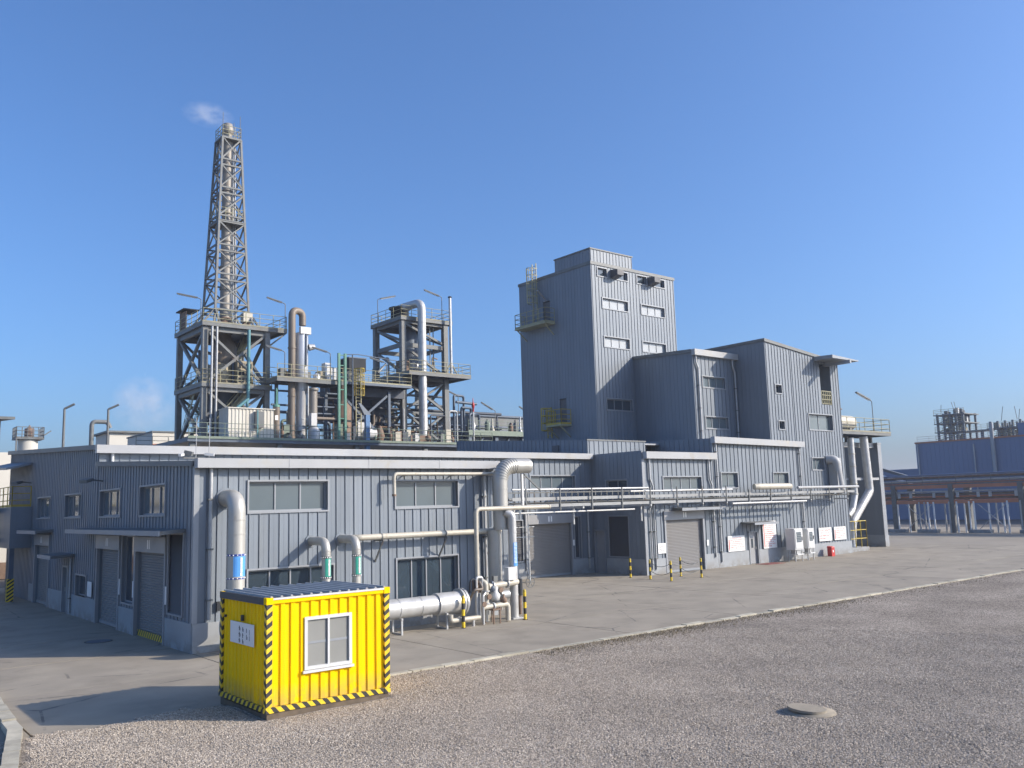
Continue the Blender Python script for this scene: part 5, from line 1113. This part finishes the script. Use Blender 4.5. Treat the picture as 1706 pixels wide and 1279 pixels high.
part(S, 'lower_vessel', 'beige', ('lathe', (44.6, 74.5, ZD), [(0, .8), (3.4, .8), (4.2, .45), (4.8, .4)], 18)); part(S, 'rust_box', 'rust', ('box', 43.2, 46.2, 69.4, 70.4, ZD, 11.0)); part(S, 'upper_pump', 'rust', ('box', 44.6, 45.6, 72.0, 72.8, 17.06, 18.5)); part(S, 'motor', 'stain', ('cyl', (46.2, 71.8, 18.0), (47.2, 71.8, 18.0), .35))
for z in (12.2, 13.0, 14.3, 15.2): part(S, 'cross_pipe', 'steeld', ('cyl', (43.0, 72.5, z), (50.5, 72.5, z), .12))
for i in range(14):
    a = random.Random(60 + i); x = a.uniform(44.6, 49.2); y = a.uniform(71.4, 75.8); z = a.choice((10.2, 17.1, 17.1)); h = a.uniform(1.2, 3.2); part(S, 'inner_pipe', a.choice(('steeld', 'rust', 'brownpipe', 'mesh', 'galv')), ('tube', [(x, y, z), (x, y, z + h), (x + a.uniform(-1, 1), y + .6, z + h)], a.uniform(.06, .14), .2, 8, 4))
for i in range(12):
    a = random.Random(90 + i); x = a.uniform(25.3, 29.8); y = a.uniform(70.6, 75.8); z = a.choice((10.1, 14.8)); h = a.uniform(1.5, 3.6); part(F, 'inner_pipe', a.choice(('steeld', 'rust', 'brownpipe', 'mesh')), ('tube', [(x, y, z), (x, y, z + h), (x + a.uniform(-1, 1), y + .6, z + h)], a.uniform(.08, .16), .2, 8, 4))
for x in (43.6, 46.2): part(S, 'riser_pipe', 'galv', ('cyl', (x, 69.9, ZD), (x, 69.9, 13.5), .07))

# ------------------------------------------------------------------ pipework between the towers
PW2 = thing('process_pipework', 'dense dark pipework and valves between the flare frame and second tower', 'pipework', (38, 72, ZD)); r_ = random.Random(17)
for i in range(46):
    x = r_.uniform(30.8, 50.5); y = r_.uniform(70.5, 78.5); z1 = r_.uniform(10.9, 14.3); dx = r_.choice((-1, 1)) * r_.uniform(.6, 2.6); rr_ = r_.choice((.06, .08, .1, .14)); m_ = r_.choice(('steeld', 'mesh', 'steel', 'rust', 'brownpipe', 'galv', 'railg', 'mesh'))
    part(PW2, 'pipe', m_, ('tube', [(x, y, ZD), (x, y, z1), (x + dx, y, z1), (x + dx, y, ZD)] if i % 3 else [(x, y, ZD), (x, y, z1), (x + dx, y, z1 + .01), (x + dx, y, z1 + r_.uniform(.4, 1.2))], rr_, rr_ * 2.2, 8, 4))
for i in range(26):
    x = r_.uniform(30.5, 51); y = r_.uniform(67.4, 69); h = r_.uniform(.5, 1.7); w_ = r_.uniform(.25, .6); m_ = r_.choice(('steeld', 'mesh', 'steel', 'rust', 'galv', 'railg', 'blue', 'cream'))
    if i % 2: part(PW2, 'valve', m_, ('lathe', (x, y, ZD), [(0, w_ * .3), (h * .3, w_ * .3), (h * .35, w_ * .5), (h * .6, w_ * .5), (h * .65, w_ * .2), (h, w_ * .15), (h + .03, w_ * .45), (h + .07, w_ * .45)], 10))
    else: part(PW2, 'equipment', m_, ('box', x, x + w_, y, y + w_, ZD, ZD + h))
for z in (11.6, 12.4, 13.9): part(PW2, 'pipe_run', 'mesh', ('cyl', (36.5, 73.5, z), (58, 73.5, z), .15))
for x in (40.5, 42.3): part(PW2, 'post', 'mesh', ('box', x - .14, x + .14, 73.2, 73.5, ZD, 15.2))
for a, b in (((36.6, 69.9, 10.3), (41.8, 69.9, 14.6)), ((41.8, 69.95, 10.3), (37.0, 69.95, 14.6))): part(PW2, 'brace', 'steeld', ('beam', a, b, .2))
q = mb(); q.box(36.4, 44, 73.9, 74.1, 12.6, 15.2); q.build('rear_screen', 'mesh', PW2)
# ------------------------------------------------------------------ low rack right of the second tower
G = thing('rear_pipe_rack', 'dark low pipe rack between second tower and factory tower', 'pipe rack', (56, 73, 0))
part(G, 'deck', 'steeld', ('box', 51.8, 66, 71.0, 79, 11.3, 11.75)); part(G, 'edge_beam', 'railg', ('box', 51.8, 66, 70.9, 71.0, 11.35, 11.85)); part(G, 'fender', 'mesh', ('box', 52, 66, 71.6, 71.7, 10.2, 11.3))
railing(G, [(51.9, 71.05, 11.75), (65.9, 71.05, 11.75)], 1.1, 'railg')
for x in (52.2, 55.6, 59.2, 63): part(G, 'column', 'steeld', ('box', x - .2, x + .2, 71.2, 71.6, 0, 11.3)); part(G, 'column', 'steeld', ('box', x - .2, x + .2, 78, 78.4, 0, 11.3)); part(G, 'brace', 'steeld', ('beam', (x, 71.4, 8.6), (x + 1.8, 71.4, 11.2), .14))
for i in range(9): x = 52.3 + i * 1.05; part(G, 'rack_equipment', ('rust', 'steel', 'galv', 'railg', 'cream', 'mesh')[i % 6], ('lathe', (x, 72.6 + (i % 3) * .5, 11.75), [(0, .25), (.3 + (i % 4) * .25, .28), (.7 + (i % 4) * .25, .12), (1.2 + (i % 3) * .4, .08)], 8))
for z in (12.2, 12.6): part(G, 'pipe', 'steeld', ('cyl', (52, 74.5, z), (66, 74.5, z), .12))
for x, z in ((50.7, 15.4), (51.6, 14.2), (52.6, 13.6)): part(G, 'pipe_loop', 'steeld', ('tube', [(x, 71.8, 9.5), (x, 71.8, z), (x + 1.5, 72.2, z), (x + 1.5, 72.2, 9.5)], .13, .3, 10))
part(G, 'pipe_loop', 'steeld', ('cyl', (50.4, 71.0, 14.6), (52.9, 71.0, 14.5), .14))
q = mb(); q.box(58.5, 66.5, 80, 86, 0, 14.4); o = q.build('rear_shed', 'steel', None, (62, 83, 0)); tag(o, 'plain grey flat roofed shed behind the dark rear rack', 'shed'); part(o, 'roof_edge', 'steeld', ('box', 58.3, 66.7, 79.8, 86.2, 14.4, 14.6))
o = thing('warning_mast', 'slim grey mast with red tip behind the hall roof', 'mast', (51.9, 70.2, 0)); part(o, 'pole', 'galv', ('cyl', (51.9, 70.2, 0), (51.9, 70.2, 13.6), .09)); part(o, 'red_tip', 'red', ('lathe', (51.9, 70.2, 13.6), [(0, .1), (.4, .1), (.45, .16), (.8, .15), (.9, .06), (1.4, .02)], 10))

# ------------------------------------------------------------------ strip lamps on bent poles
def lamp(x, y, z, h, dx, dy, label, rise=.35, ln=1.3):
    o = thing('strip_lamp', label, 'lamp', (x, y, z)); d = V((dx, dy, 0)).normalized()
    part(o, 'pole', 'steel', ('tube', [(x, y, z), (x, y, z + h), V((x, y, z + h)) + d * .3 + V((0, 0, .12))], .035, .15, 6, 4)); a = V((x, y, z + h + .12)) + d * .28
    part(o, 'lamp_head', 'steel', ('beam', a, a + d * ln + V((0, 0, rise)), .2, .1)); part(o, 'tube_light', 'board', ('beam', a + d * .1 - V((0, 0, .065)), a + d * (ln - .1) + V((0, 0, rise * .9 - .065)), .1, .03)); return o
lamp(31.75, 69.85, 19.75, 2.3, -1, .2, 'strip lamp at the railing corner of the flare platform'); lamp(24.75, 70.6, 19.75, 2.0, -1, .3, 'strip lamp beside the rusty shelter on the flare platform', .25, 1.6)
lamp(30.9, 68, 15.3, 2.2, -1, .2, 'strip lamp where the link walkway leaves the flare frame'); lamp(35.0, 67.85, 15.3, 2.4, -1, .2, 'strip lamp on the link walkway beside the green frame'); lamp(41.5, 69.4, 15.55, 2.0, -1, .2, 'strip lamp on the link walkway before the second tower')
lamp(44.2, 75.5, 22.55, 2.6, 1, -.2, 'strip lamp at the far railing on top of the second tower', .4, 1.6); lamp(48.9, 71.0, 22.55, 2.5, -1, .2, 'strip lamp at the front railing on top of the second tower', .5, 1.6); lamp(40.2, 69.3, 15.55, 1.0, 1, 0, 'low strip lamp on the walkway next to the yellow cage', .8, .9)
lamp(55.3, 71.0, 11.75, 2.2, -1, .2, 'strip lamp on the dark rear rack, closer to the red mast', .7, 1.3); lamp(60.2, 71.0, 11.75, 2.0, -1, .2, 'strip lamp on the dark rear rack, closer to the factory tower', .7, 1.2); lamp(50.6, 70.9, 13.2, 2.0, -1, .2, 'strip lamp on the pipe loops at the foot of the second tower', .3, .7)

# ================================================================== RIGHT END: PIPE BAY
o = thing('wing_wall', 'grey wing wall closing the pipe bay past the tall block', 'wall', (70.6, 38.3, 0)); part(o, 'wall', 'clad', ('box', 70.5, 70.95, 38.36, 48, .95, 8.5)); part(o, 'foot', 'plinth', ('box', 70.42, 71.03, 38.25, 48, 0, .95)); part(o, 'edge_trim', 'frame', ('box', 70.45, 71.0, 38.28, 38.36, .95, 8.5)); part(o, 'coping', 'frame', ('box', 70.4, 71.05, 38.25, 48.05, 8.5, 8.62)); part(o, 'lintel', 'fascia', ('box', 62.3, 70.4, 38.6, 38.9, 8.2, 8.6)); part(o, 'back_wall', 'clad', ('box', 62.3, 70.5, 47, 47.2, 0, 8.4)); part(o, 'rail_stub', 'fascia', ('cyl', (68.4, 40, 3.3), (70.49, 40, 3.3), .09))
o = thing('pipe_bay_platform', 'cantilevered railed platform carrying lagged vessels above the pipe bay', 'platform', (67, 38.5, 9)); deck(o, 63.2, 71.2, 37.4, 40.2, 9.35, .22, 'deckedge', 'rail', sides='fbr'); 
for x in (63.6, 66.5, 70.2): part(o, 'post', 'steel', ('box', x - .12, x + .12, 38.62, 38.86, 8.6, 9.1))
o = thing('lagged_vessel', 'cream lagged horizontal vessel on the pipe bay platform', 'vessel', (65.4, 38.6, 9.35)); part(o, 'shell', 'cream', ('lathe', (63.5, 38.7, 10.2), [(0, .1), (.1, .5), (.3, .58), (3.7, .58), (3.95, .45), (4.05, .1)], 18, AX)); part(o, 'saddle', 'steel', ('box', 64.2, 64.5, 38.3, 39.1, 9.36, 9.75)); part(o, 'saddle', 'steel', ('box', 66.4, 66.7, 38.3, 39.1, 9.36, 9.75)); part(o, 'nozzle', 'rust', ('lathe', (65.6, 38.7, 10.7), [(0, .15), (.5, .15), (.52, .25), (.62, .25), (.7, .1), (1.2, .06)], 10))
lamp(68.7, 37.5, 9.35, 2.6, -1, .1, 'strip lamp rising from the pipe bay platform railing', .55, 1.7); lamp(64.2, 38.2, 9.35, 1.9, -1, .1, 'strip lamp on the pipe bay platform against the tall block', .5, .9)
o = thing('bay_downpipe', 'fat silver pipe dropping from the platform and kinking to the ground', 'pipe', (68, 38.2, 0)); part(o, 'pipe', 'alu', ('sweep', bend([(68.0, 38.1, 9.05), (68.3, 38.1, 4.6), (65.3, 38.1, 2.2), (64.9, 38.1, 0)], .5, 6), .33, 18)); collars(o, [((68.1, 38.1, 7.5), UP), ((68.2, 38.1, 6), UP)], .33, 'alu'); part(o, 'pipe_support', 'fascia', ('beam', (62.3, 38.4, 5.6), (70.4, 38.4, 5.6), .12, .2))
o = thing('lagged_riser', 'slimmer lagged riser pipe against the tall block in the bay', 'pipe', (65.7, 38.6, 0)); part(o, 'pipe', 'alu', ('sweep', bend([(65.9, 38.05, 8.9), (65.9, 38.05, 4.3), (65.3, 38.0, 3.2), (64.6, 38.0, 2.7)], .3, 6), .25, 16)); collars(o, [((65.9, 38.05, z), UP) for z in (7.6, 6.6, 5.2, 4.4)], .25, 'cream', .03, .08)
o = thing('yellow_gate_frame', 'yellow railed stair landing at the foot of the pipe bay', 'railing', (64, 37.6, 0)); part(o, 'landing', 'plinth', ('box', 63.0, 65.6, 37.0, 38.2, 0, .3)); railing(o, [(63.05, 38.1, .3), (63.05, 37.1, .3), (65.5, 37.1, .3), (65.5, 38.1, .3)], 2.0, 'yellow', sp=.8, r=.035, kick=0)
# ================================================================== FAR RIGHT PLANT
Q = thing('far_pipe_bridge', 'long two level orange beamed pipe bridge across the far yard', 'pipe bridge', (96.7, 40, 0))
for z in (3.1, 4.75): part(Q, 'beam', 'orange', ('box', 96.5, 96.9, 8, 62, z, z + .35)); part(Q, 'beam', 'orange', ('box', 100.3, 100.7, 8, 62, z, z + .35))
for z, r in ((3.7, .2), (4.1, .15), (5.4, .25), (5.9, .18), (6.2, .12)): part(Q, 'pipe', 'steeld' if z < 5 else 'farblue', ('cyl', (97.6 + r * 3, 8, z), (97.6 + r * 3, 62, z), r))
railing(Q, [(96.6, 8, 5.1), (96.6, 62, 5.1)], 1.1, 'steel', sp=1.8)
for y in (31, 37.6, 44.6, 51, 58): part(Q, 'pier', 'steel', ('box', 96.4, 96.9, y - .25, y + .25, 0, 5.1)); part(Q, 'pier', 'steel', ('box', 100.2, 100.8, y - .3, y + .3, 0, 5.1))
for i, (z, r, m_) in enumerate(((3.62, .11, 'rust'), (3.85, .09, 'orange'), (4.12, .12, 'steel'), (4.4, .1, 'galv'), (5.25, .12, 'orange'), (5.55, .14, 'galv'), (5.95, .1, 'rust'))): part(Q, 'front_pipe', m_, ('cyl', (96.75 + .18 * (i % 3), 8, z), (96.75 + .18 * (i % 3), 62, z), r))
r_ = random.Random(5); y = 36.0
while y < 53:
    x_ = 96.2 + r_.uniform(-.1, .6); part(Q, 'standpipe', 'board' if r_.random() < .7 else 'galv', ('cyl', (x_, y, .0), (x_, y, 3.3), .09, None, 8)); y += r_.choice((.5, .7, .9, 1.3))
for y in (40.5, 48.2): xb = 96.45; part(Q, 'cross_brace', 'galv', ('beam', (xb, y - 1.4, .4), (xb, y + 1.4, 3), .06)); part(Q, 'cross_brace', 'galv', ('beam', (xb + .03, y + 1.4, .4), (xb + .03, y - 1.4, 3), .055))
r_ = random.Random(8); y = 36.5
while y < 60: part(Q, 'junction_box', 'galv', ('box', 96.4, 96.5, y, y + .3, 3.75, 4.3)); y += r_.uniform(1.0, 2.6)
for y in (36, 41, 46.5, 50): part(Q, 'footing', 'plinth', ('box', 95.8, 96.6, y - .4, y + 1.8, 0, .35))
o = thing('far_blue_hall', 'large windowless blue hall behind the far pipe bridge', 'building', (140, 60, 0)); q = mb(); clad(q, FX(140), -10, 69.6, 0, 12.2, (), sp=.7, rw=.06, rh=.03); q.build('side_wall', 'farblue', o); part(o, 'body', 'farblue', ('box', 140.1, 185, -10, 69.6, 0, 12.1)); part(o, 'roof_edge', 'orange', ('box', 139.9, 140.1, -10, 69.7, 12.1, 12.35)); part(o, 'raised_roof', 'farblue', ('box', 141, 185, -10, 54.4, 12.1, 14.2)); part(o, 'downpipe', 'fascia', ('cyl', (139.6, 57.6, 5), (139.6, 57.6, 14.5), .28)); part(o, 'downpipe', 'galv', ('cyl', (139.8, 60.5, 3), (139.8, 60.5, 11.5), .1)); part(o, 'downpipe', 'galv', ('cyl', (139.8, 69.2, 3), (139.8, 69.2, 12), .12)); railing(o, [(140.5, 69.5, 12.2), (140.5, 58, 12.2)], 1.0, 'galv', sp=2)
part(o, 'low_annex', 'farblue', ('box', 142, 180, 69.7, 78, 0, 8.2))
def farplant(name, label, x0, y0, y1, z1, seed):
    o = thing(name, label, 'plant', (x0, (y0 + y1) / 2, 0)); r_ = random.Random(seed); dx = 6
    for x in (x0, x0 + dx):
        for y in (y0, y0 * .75 + y1 * .25, (y0 + y1) / 2, y0 * .25 + y1 * .75, y1): part(o, 'column', 'steeld', ('box', x - .2, x + .2, y - .2, y + .2, 0, z1))
    z = 13.5
    while z <= z1 + .1:
        part(o, 'deck', 'steel', ('box', x0 - .6, x0 + dx + .6, y0 - .6, y1 + .6, z - .2, z)); railing(o, [(x0 - .5, y0 - .5, z), (x0 - .5, y1 + .5, z)], 1.1, 'rail', sp=1.6, r=.04, kick=0)
        for k in range(9):
            bx, by, bw, bh = x0 + r_.uniform(.3, dx - 1), r_.uniform(y0 + .2, y1 - .9), r_.uniform(.4, .9), r_.uniform(.5, 1.3 if z > z1 - 2 else 2.3)
            if k % 2: part(o, 'equipment', r_.choice(('beige', 'galv', 'steel', 'rust', 'mesh')), ('box', bx, bx + bw, by, by + bw, z, z + bh))
            else: part(o, 'vessel', r_.choice(('beige', 'steel', 'mesh')), ('lathe', (bx, by, z), [(0, bw * .6), (bh * .8, bw * .6), (bh, bw * .3)], 8))
        if z + 1.8 <= z1: part(o, 'brace', 'steeld', ('beam', (x0, y0, z), (x0, y1, z + 1.8), .15)); part(o, 'brace', 'steeld', ('beam', (x0 + .03, y1, z), (x0 + .03, y0, z + 1.8), .15))
        z += 1.9
    for k in range(3): y = r_.uniform(y0, y1); part(o, 'mast', 'steel', ('cyl', (x0, y, z1), (x0, y + r_.uniform(-.8, .8), z1 + r_.uniform(1.5, 3)), .06, None, 6))
    return o
farplant('far_process_tower', 'tall open steel process tower rising beyond the blue hall', 195, 86, 91.5, 21.3, 1); farplant('far_process_rack', 'lower open steel process structure beyond the blue hall', 195, 74.6, 80.5, 18.7, 2)
o = thing('far_link_bridge', 'thin far walkway linking the two open steel process structures', 'walkway', (196, 83, 17)); part(o, 'deck', 'steel', ('box', 195, 198, 81, 85.4, 16.9, 17.2)); railing(o, [(195, 81, 17.2), (195, 85.4, 17.2)], 1.1, 'rail', sp=1.4, kick=0); part(o, 'post', 'steeld', ('box', 196, 196.5, 82.6, 83.1, 0, 16.9))
o = thing('sloping_conveyor', 'sloping dark pipe gallery past the wing wall', 'gallery', (100, 54, 4)); part(o, 'gallery', 'steel', ('beam', (98.5, 57, 8.4), (98.5, 48.5, 5.6), .5, .3)); part(o, 'pipe', 'board', ('cyl', (98, 56, 7.2), (98, 49.5, 5.4), .12)); part(o, 'leg', 'steel', ('box', 98.4, 98.7, 54, 54.3, 5, 7.4))
# ================================================================== FAR LEFT BACKGROUND
def streetlamp(x, y, h, label, dx):
    o = thing('lamp_post', label, 'lamp post', (x, y, 0)); part(o, 'pole', 'steel', ('sweep', [(x, y, 0), (x, y, h)], [.14, .08], 10)); part(o, 'lamp_head', 'steel', ('beam', (x, y, h), (x + dx, y - .3, h + .35), .22, .12)); part(o, 'control_box', 'steel', ('box', x - .12, x + .15, y - .2, y, h - 3.6, h - 3.3))
streetlamp(14.75, 70, 12.2, 'slim lamp post behind the hall roof next to the railed tank', .6); streetlamp(17.75, 70, 12.3, 'slim lamp post behind the hall roof next to the grey shed', .65)
o = thing('railed_tank', 'beige round tank with railed top behind the hall', 'tank', (19.5, 110, 0)); part(o, 'shell', 'farwhite', ('lathe', (19.6, 110, 0), [(0, 1.0), (13.0, 1.0), (13.1, 1.0)], 18)); part(o, 'top_platform', 'steel', ('box', 18.2, 21.0, 108.8, 111.2, 13.0, 13.15)); railing(o, [(18.25, 111.1, 13.15), (18.25, 108.85, 13.15), (20.95, 108.85, 13.15), (20.95, 111.1, 13.15)], 1.2, 'steel', sp=.6, r=.04); part(o, 'top_drum', 'rust', ('lathe', (19.7, 110, 13.15), [(0, .5), (1.1, .5), (1.2, .2), (1.5, .05)], 12)); part(o, 'leg', 'steel', ('box', 18.2, 18.35, 108.85, 109, 0, 13)); part(o, 'lamp_arm', 'steel', ('beam', (20.9, 109, 13.4), (21.7, 109, 14), .12))
o = thing('grey_shed', 'small grey flat roofed shed with curved vent behind the hall', 'shed', (29, 110, 0)); part(o, 'wall', 'farwhite', ('box', 27.6, 31.2, 108, 114, 0, 13.9)); part(o, 'roof', 'steel', ('box', 27.2, 31.5, 107.6, 114.4, 13.9, 14.1)); part(o, 'vent', 'steel', ('tube', [(25.9, 109, 8), (25.9, 109, 15.2), (27.6, 109, 15.2), (27.9, 109, 14.5)], .25, .5, 10)); part(o, 'vent_base', 'galv', ('box', 25.5, 26.3, 108.6, 109.4, 0, 8))
o = thing('beige_block', 'plain beige block with dark side and red line behind the hall', 'building', (29.5, 95, 0)); part(o, 'wall', 'farwhite', ('box', 28.5, 40, 95, 104, 0, 12.9)); part(o, 'red_line', 'orange', ('box', 28.5, 40, 94.97, 95.0, 11.6, 11.7)); part(o, 'coping', 'steel', ('box', 28.4, 40.1, 94.9, 104.1, 12.9, 13.05))
o = thing('pale_factory_wall', 'pale low building beyond the end of the hall side wall', 'building', (10, 75, 0)); part(o, 'wall', 'farwhite', ('box', -6, 12.4, 75, 90, 0, 9.3)); part(o, 'band', 'steel', ('box', -6.1, 12.5, 74.9, 75.0, 3.0, 3.3)); part(o, 'plinth', 'rust', ('box', -6.05, 12.45, 74.93, 75.0, 0, 1.2))
for x in (2, 6, 10): part(o, 'window', 'glassd', ('box', x, x + 1.2, 74.96, 75.0, 4.5, 6))
o = thing('open_canopy', 'open steel roof canopy on thin posts above the pale building', 'canopy', (11, 78, 9.3)); part(o, 'roof', 'steel', ('hexa', [(-4, 76, 11.9), (12.6, 76, 11.9), (12.6, 82, 12.3), (-4, 82, 12.3), (-4, 76, 12.1), (12.6, 76, 12.1), (12.6, 82, 12.5), (-4, 82, 12.5)])); 
for x in (3.0, 11.7): part(o, 'post', 'steel', ('beam', (x, 77, 9.3), (x, 77, 12.0), .18)); part(o, 'post', 'steel', ('beam', (x, 81.5, 9.3), (x, 81.5, 12.3), .18))
part(o, 'tie', 'steel', ('beam', (11.7, 77, 10.8), (11.7, 81.5, 10.9), .1))
o = thing('side_walkway', 'steel footbridge with yellow railing reaching the hall side bay', 'walkway', (5, 58, 5)); part(o, 'deck', 'steeld', ('box', -2, 8.94, 57.2, 59.2, 4.7, 4.95)); railing(o, [(-2, 57.25, 4.95), (8.9, 57.25, 4.95)], 1.1, 'yellow'); part(o, 'truss', 'steeld', ('beam', (-2, 57.3, 3.2), (8.9, 57.3, 3.2), .2)); 
for x in (1, 4, 7): part(o, 'brace', 'steeld', ('beam', (x, 57.3, 3.2), (x + 1.5, 57.3, 4.7), .12))
for x in (-1.5, 6.6): part(o, 'post', 'steeld', ('box', x - .15, x + .15, 58, 58.3, 0, 4.7))
for i in range(3): part(o, 'pipe', 'cream', ('cyl', (-2, 57.8 + i * .3, 3.6), (8.9, 57.8 + i * .3, 3.6), .1))
# lamps and cameras on the side wall and at the annex corner
o = thing('corner_fixtures', 'cluster of cameras and lamps at the annex roof corner', 'camera', (10.0, 28.9, 6.1)); part(o, 'bracket', 'steel', ('box', 9.6, 10.5, 28.74, 28.79, 6.15, 6.19)); part(o, 'camera_body', 'white', ('beam', (9.6, 28.76, 6.28), (9.4, 28.5, 6.24), .09, .08)); part(o, 'camera_body', 'white', ('beam', (10.3, 28.76, 6.3), (10.55, 28.6, 6.27), .09, .08)); part(o, 'lamp', 'steel', ('beam', (9.9, 28.76, 6.3), (9.7, 28.9, 6.36), .2, .14))
for x in (10.02, 10.45): part(o, 'rod', 'galv', ('cyl', (x, 28.78, 6.2), (x, 28.78, 7.5), .012, None, 6))
def floodlight(y, z, label): o = thing('floodlight', label, 'floodlight', (10, y, z)); part(o, 'arm', 'steel', ('beam', (9.98, y, z), (9.4, y - .3, z + .05), .06)); part(o, 'head', 'steel', ('beam', (9.4, y - .3, z + .05), (9.0, y - .9, z - .05), .3, .12)); part(o, 'lens', 'glassd', ('beam', (9.38, y - .35, z - .02), (9.02, y - .88, z - .115), .24, .01))
floodlight(39.9, 5.85, 'floodlight on the side wall above the annex window by the roof step'); floodlight(54.6, 6.3, 'floodlight on the side wall beside the yellow gallery')
# oval drain cover in the yard
o = thing('drain_cover', 'dark oval drain cover in the shaded yard', 'drain cover', (8.9, 33.2, 0)); part(o, 'cover', 'steeld', ('cyl', (8.6, 34.2, .0), (8.6, 34.2, .015), .4, None, 20)); part(o, 'rim', 'joint', ('cyl', (8.6, 34.2, -.02), (8.6, 34.2, .008), .47, None, 20))
# ================================================================== STEAM
def steam(name, label, loc, scl, dens, seed):
    me = bpy.data.meshes.new(name); q = mb(); n_, m_ = 14, 8
    q.lathe((0, 0, -1), [(0, .02), (.1, .43), (.3, .71), (.6, .92), (1, 1), (1.4, .92), (1.7, .71), (1.9, .43), (2, .02)], 18); o = q.build(name, 'white'); o.location = loc; o.scale = scl
    tag(o, label, 'steam', kind='stuff'); m = bpy.data.materials.new(name); m.use_nodes = True; t = m.node_tree; t.nodes.clear(); N = t.nodes; L = t.links
    out = N.new('ShaderNodeOutputMaterial'); pv = N.new('ShaderNodeVolumePrincipled'); pv.inputs['Color'].default_value = (.95, .95, .95, 1); pv.inputs['Anisotropy'].default_value = .2
    tc = N.new('ShaderNodeTexCoord'); ln = N.new('ShaderNodeVectorMath'); ln.operation = 'LENGTH'; L.new(tc.outputs['Object'], ln.inputs[0])
    nz = N.new('ShaderNodeTexNoise'); nz.inputs['Scale'].default_value = 1.9; nz.inputs['Detail'].default_value = 6; nz.inputs['Roughness'].default_value = .6; mp = N.new('ShaderNodeMapping'); mp.inputs['Location'].default_value = (seed, seed * 2, 0); L.new(tc.outputs['Object'], mp.inputs[0]); L.new(mp.outputs[0], nz.inputs['Vector'])
    a = N.new('ShaderNodeMath'); a.operation = 'SUBTRACT'; a.inputs[0].default_value = 1.0; L.new(ln.outputs['Value'], a.inputs[1])
    b = N.new('ShaderNodeMath'); b.operation = 'MULTIPLY_ADD'; b.inputs[1].default_value = 6.0; b.inputs[2].default_value = -2.5; L.new(nz.outputs[0], b.inputs[0])
    c = N.new('ShaderNodeMath'); c.operation = 'MULTIPLY'; L.new(a.outputs[0], c.inputs[0]); L.new(b.outputs[0], c.inputs[1])
    d = N.new('ShaderNodeMath'); d.operation = 'MULTIPLY'; d.inputs[1].default_value = dens; d.use_clamp = False; L.new(c.outputs[0], d.inputs[0])
    e = N.new('ShaderNodeMath'); e.operation = 'MAXIMUM'; e.inputs[1].default_value = 0; L.new(d.outputs[0], e.inputs[0]); L.new(e.outputs[0], pv.inputs['Density']); L.new(pv.outputs[0], out.inputs['Volume'])
    o.data.materials.clear(); o.data.materials.append(m); return o
steam('steam_plume', 'thin white steam drifting from the flare stack tip', (26.3, 74.3, 39.5), (2.5, 2.0, 1.0), .4, 1.0)
steam('steam_cloud', 'soft white steam puff low behind the hall and flare frame', (36.3, 125, 19.4), (4.6, 3.4, 4.2), .35, 4.0)

# ================================================================== AIR
HZ = mb().box(-605, 1505, -605, 1505, -1.5, 42).build('haze', 'white'); HZ['kind'] = 'stuff'; HZ['label'] = 'thin pale haze in the air over the whole site'; HZ['category'] = 'haze'
hm = bpy.data.materials.new('haze'); hm.use_nodes = True; hm.node_tree.nodes.clear()
ho = hm.node_tree.nodes.new('ShaderNodeOutputMaterial'); hv = hm.node_tree.nodes.new('ShaderNodeVolumePrincipled')
hv.inputs['Color'].default_value = (.88, .92, 1, 1); hv.inputs['Density'].default_value = .00032; hv.inputs['Anisotropy'].default_value = .1
hm.node_tree.links.new(hv.outputs[0], ho.inputs['Volume']); HZ.data.materials.clear(); HZ.data.materials.append(hm)
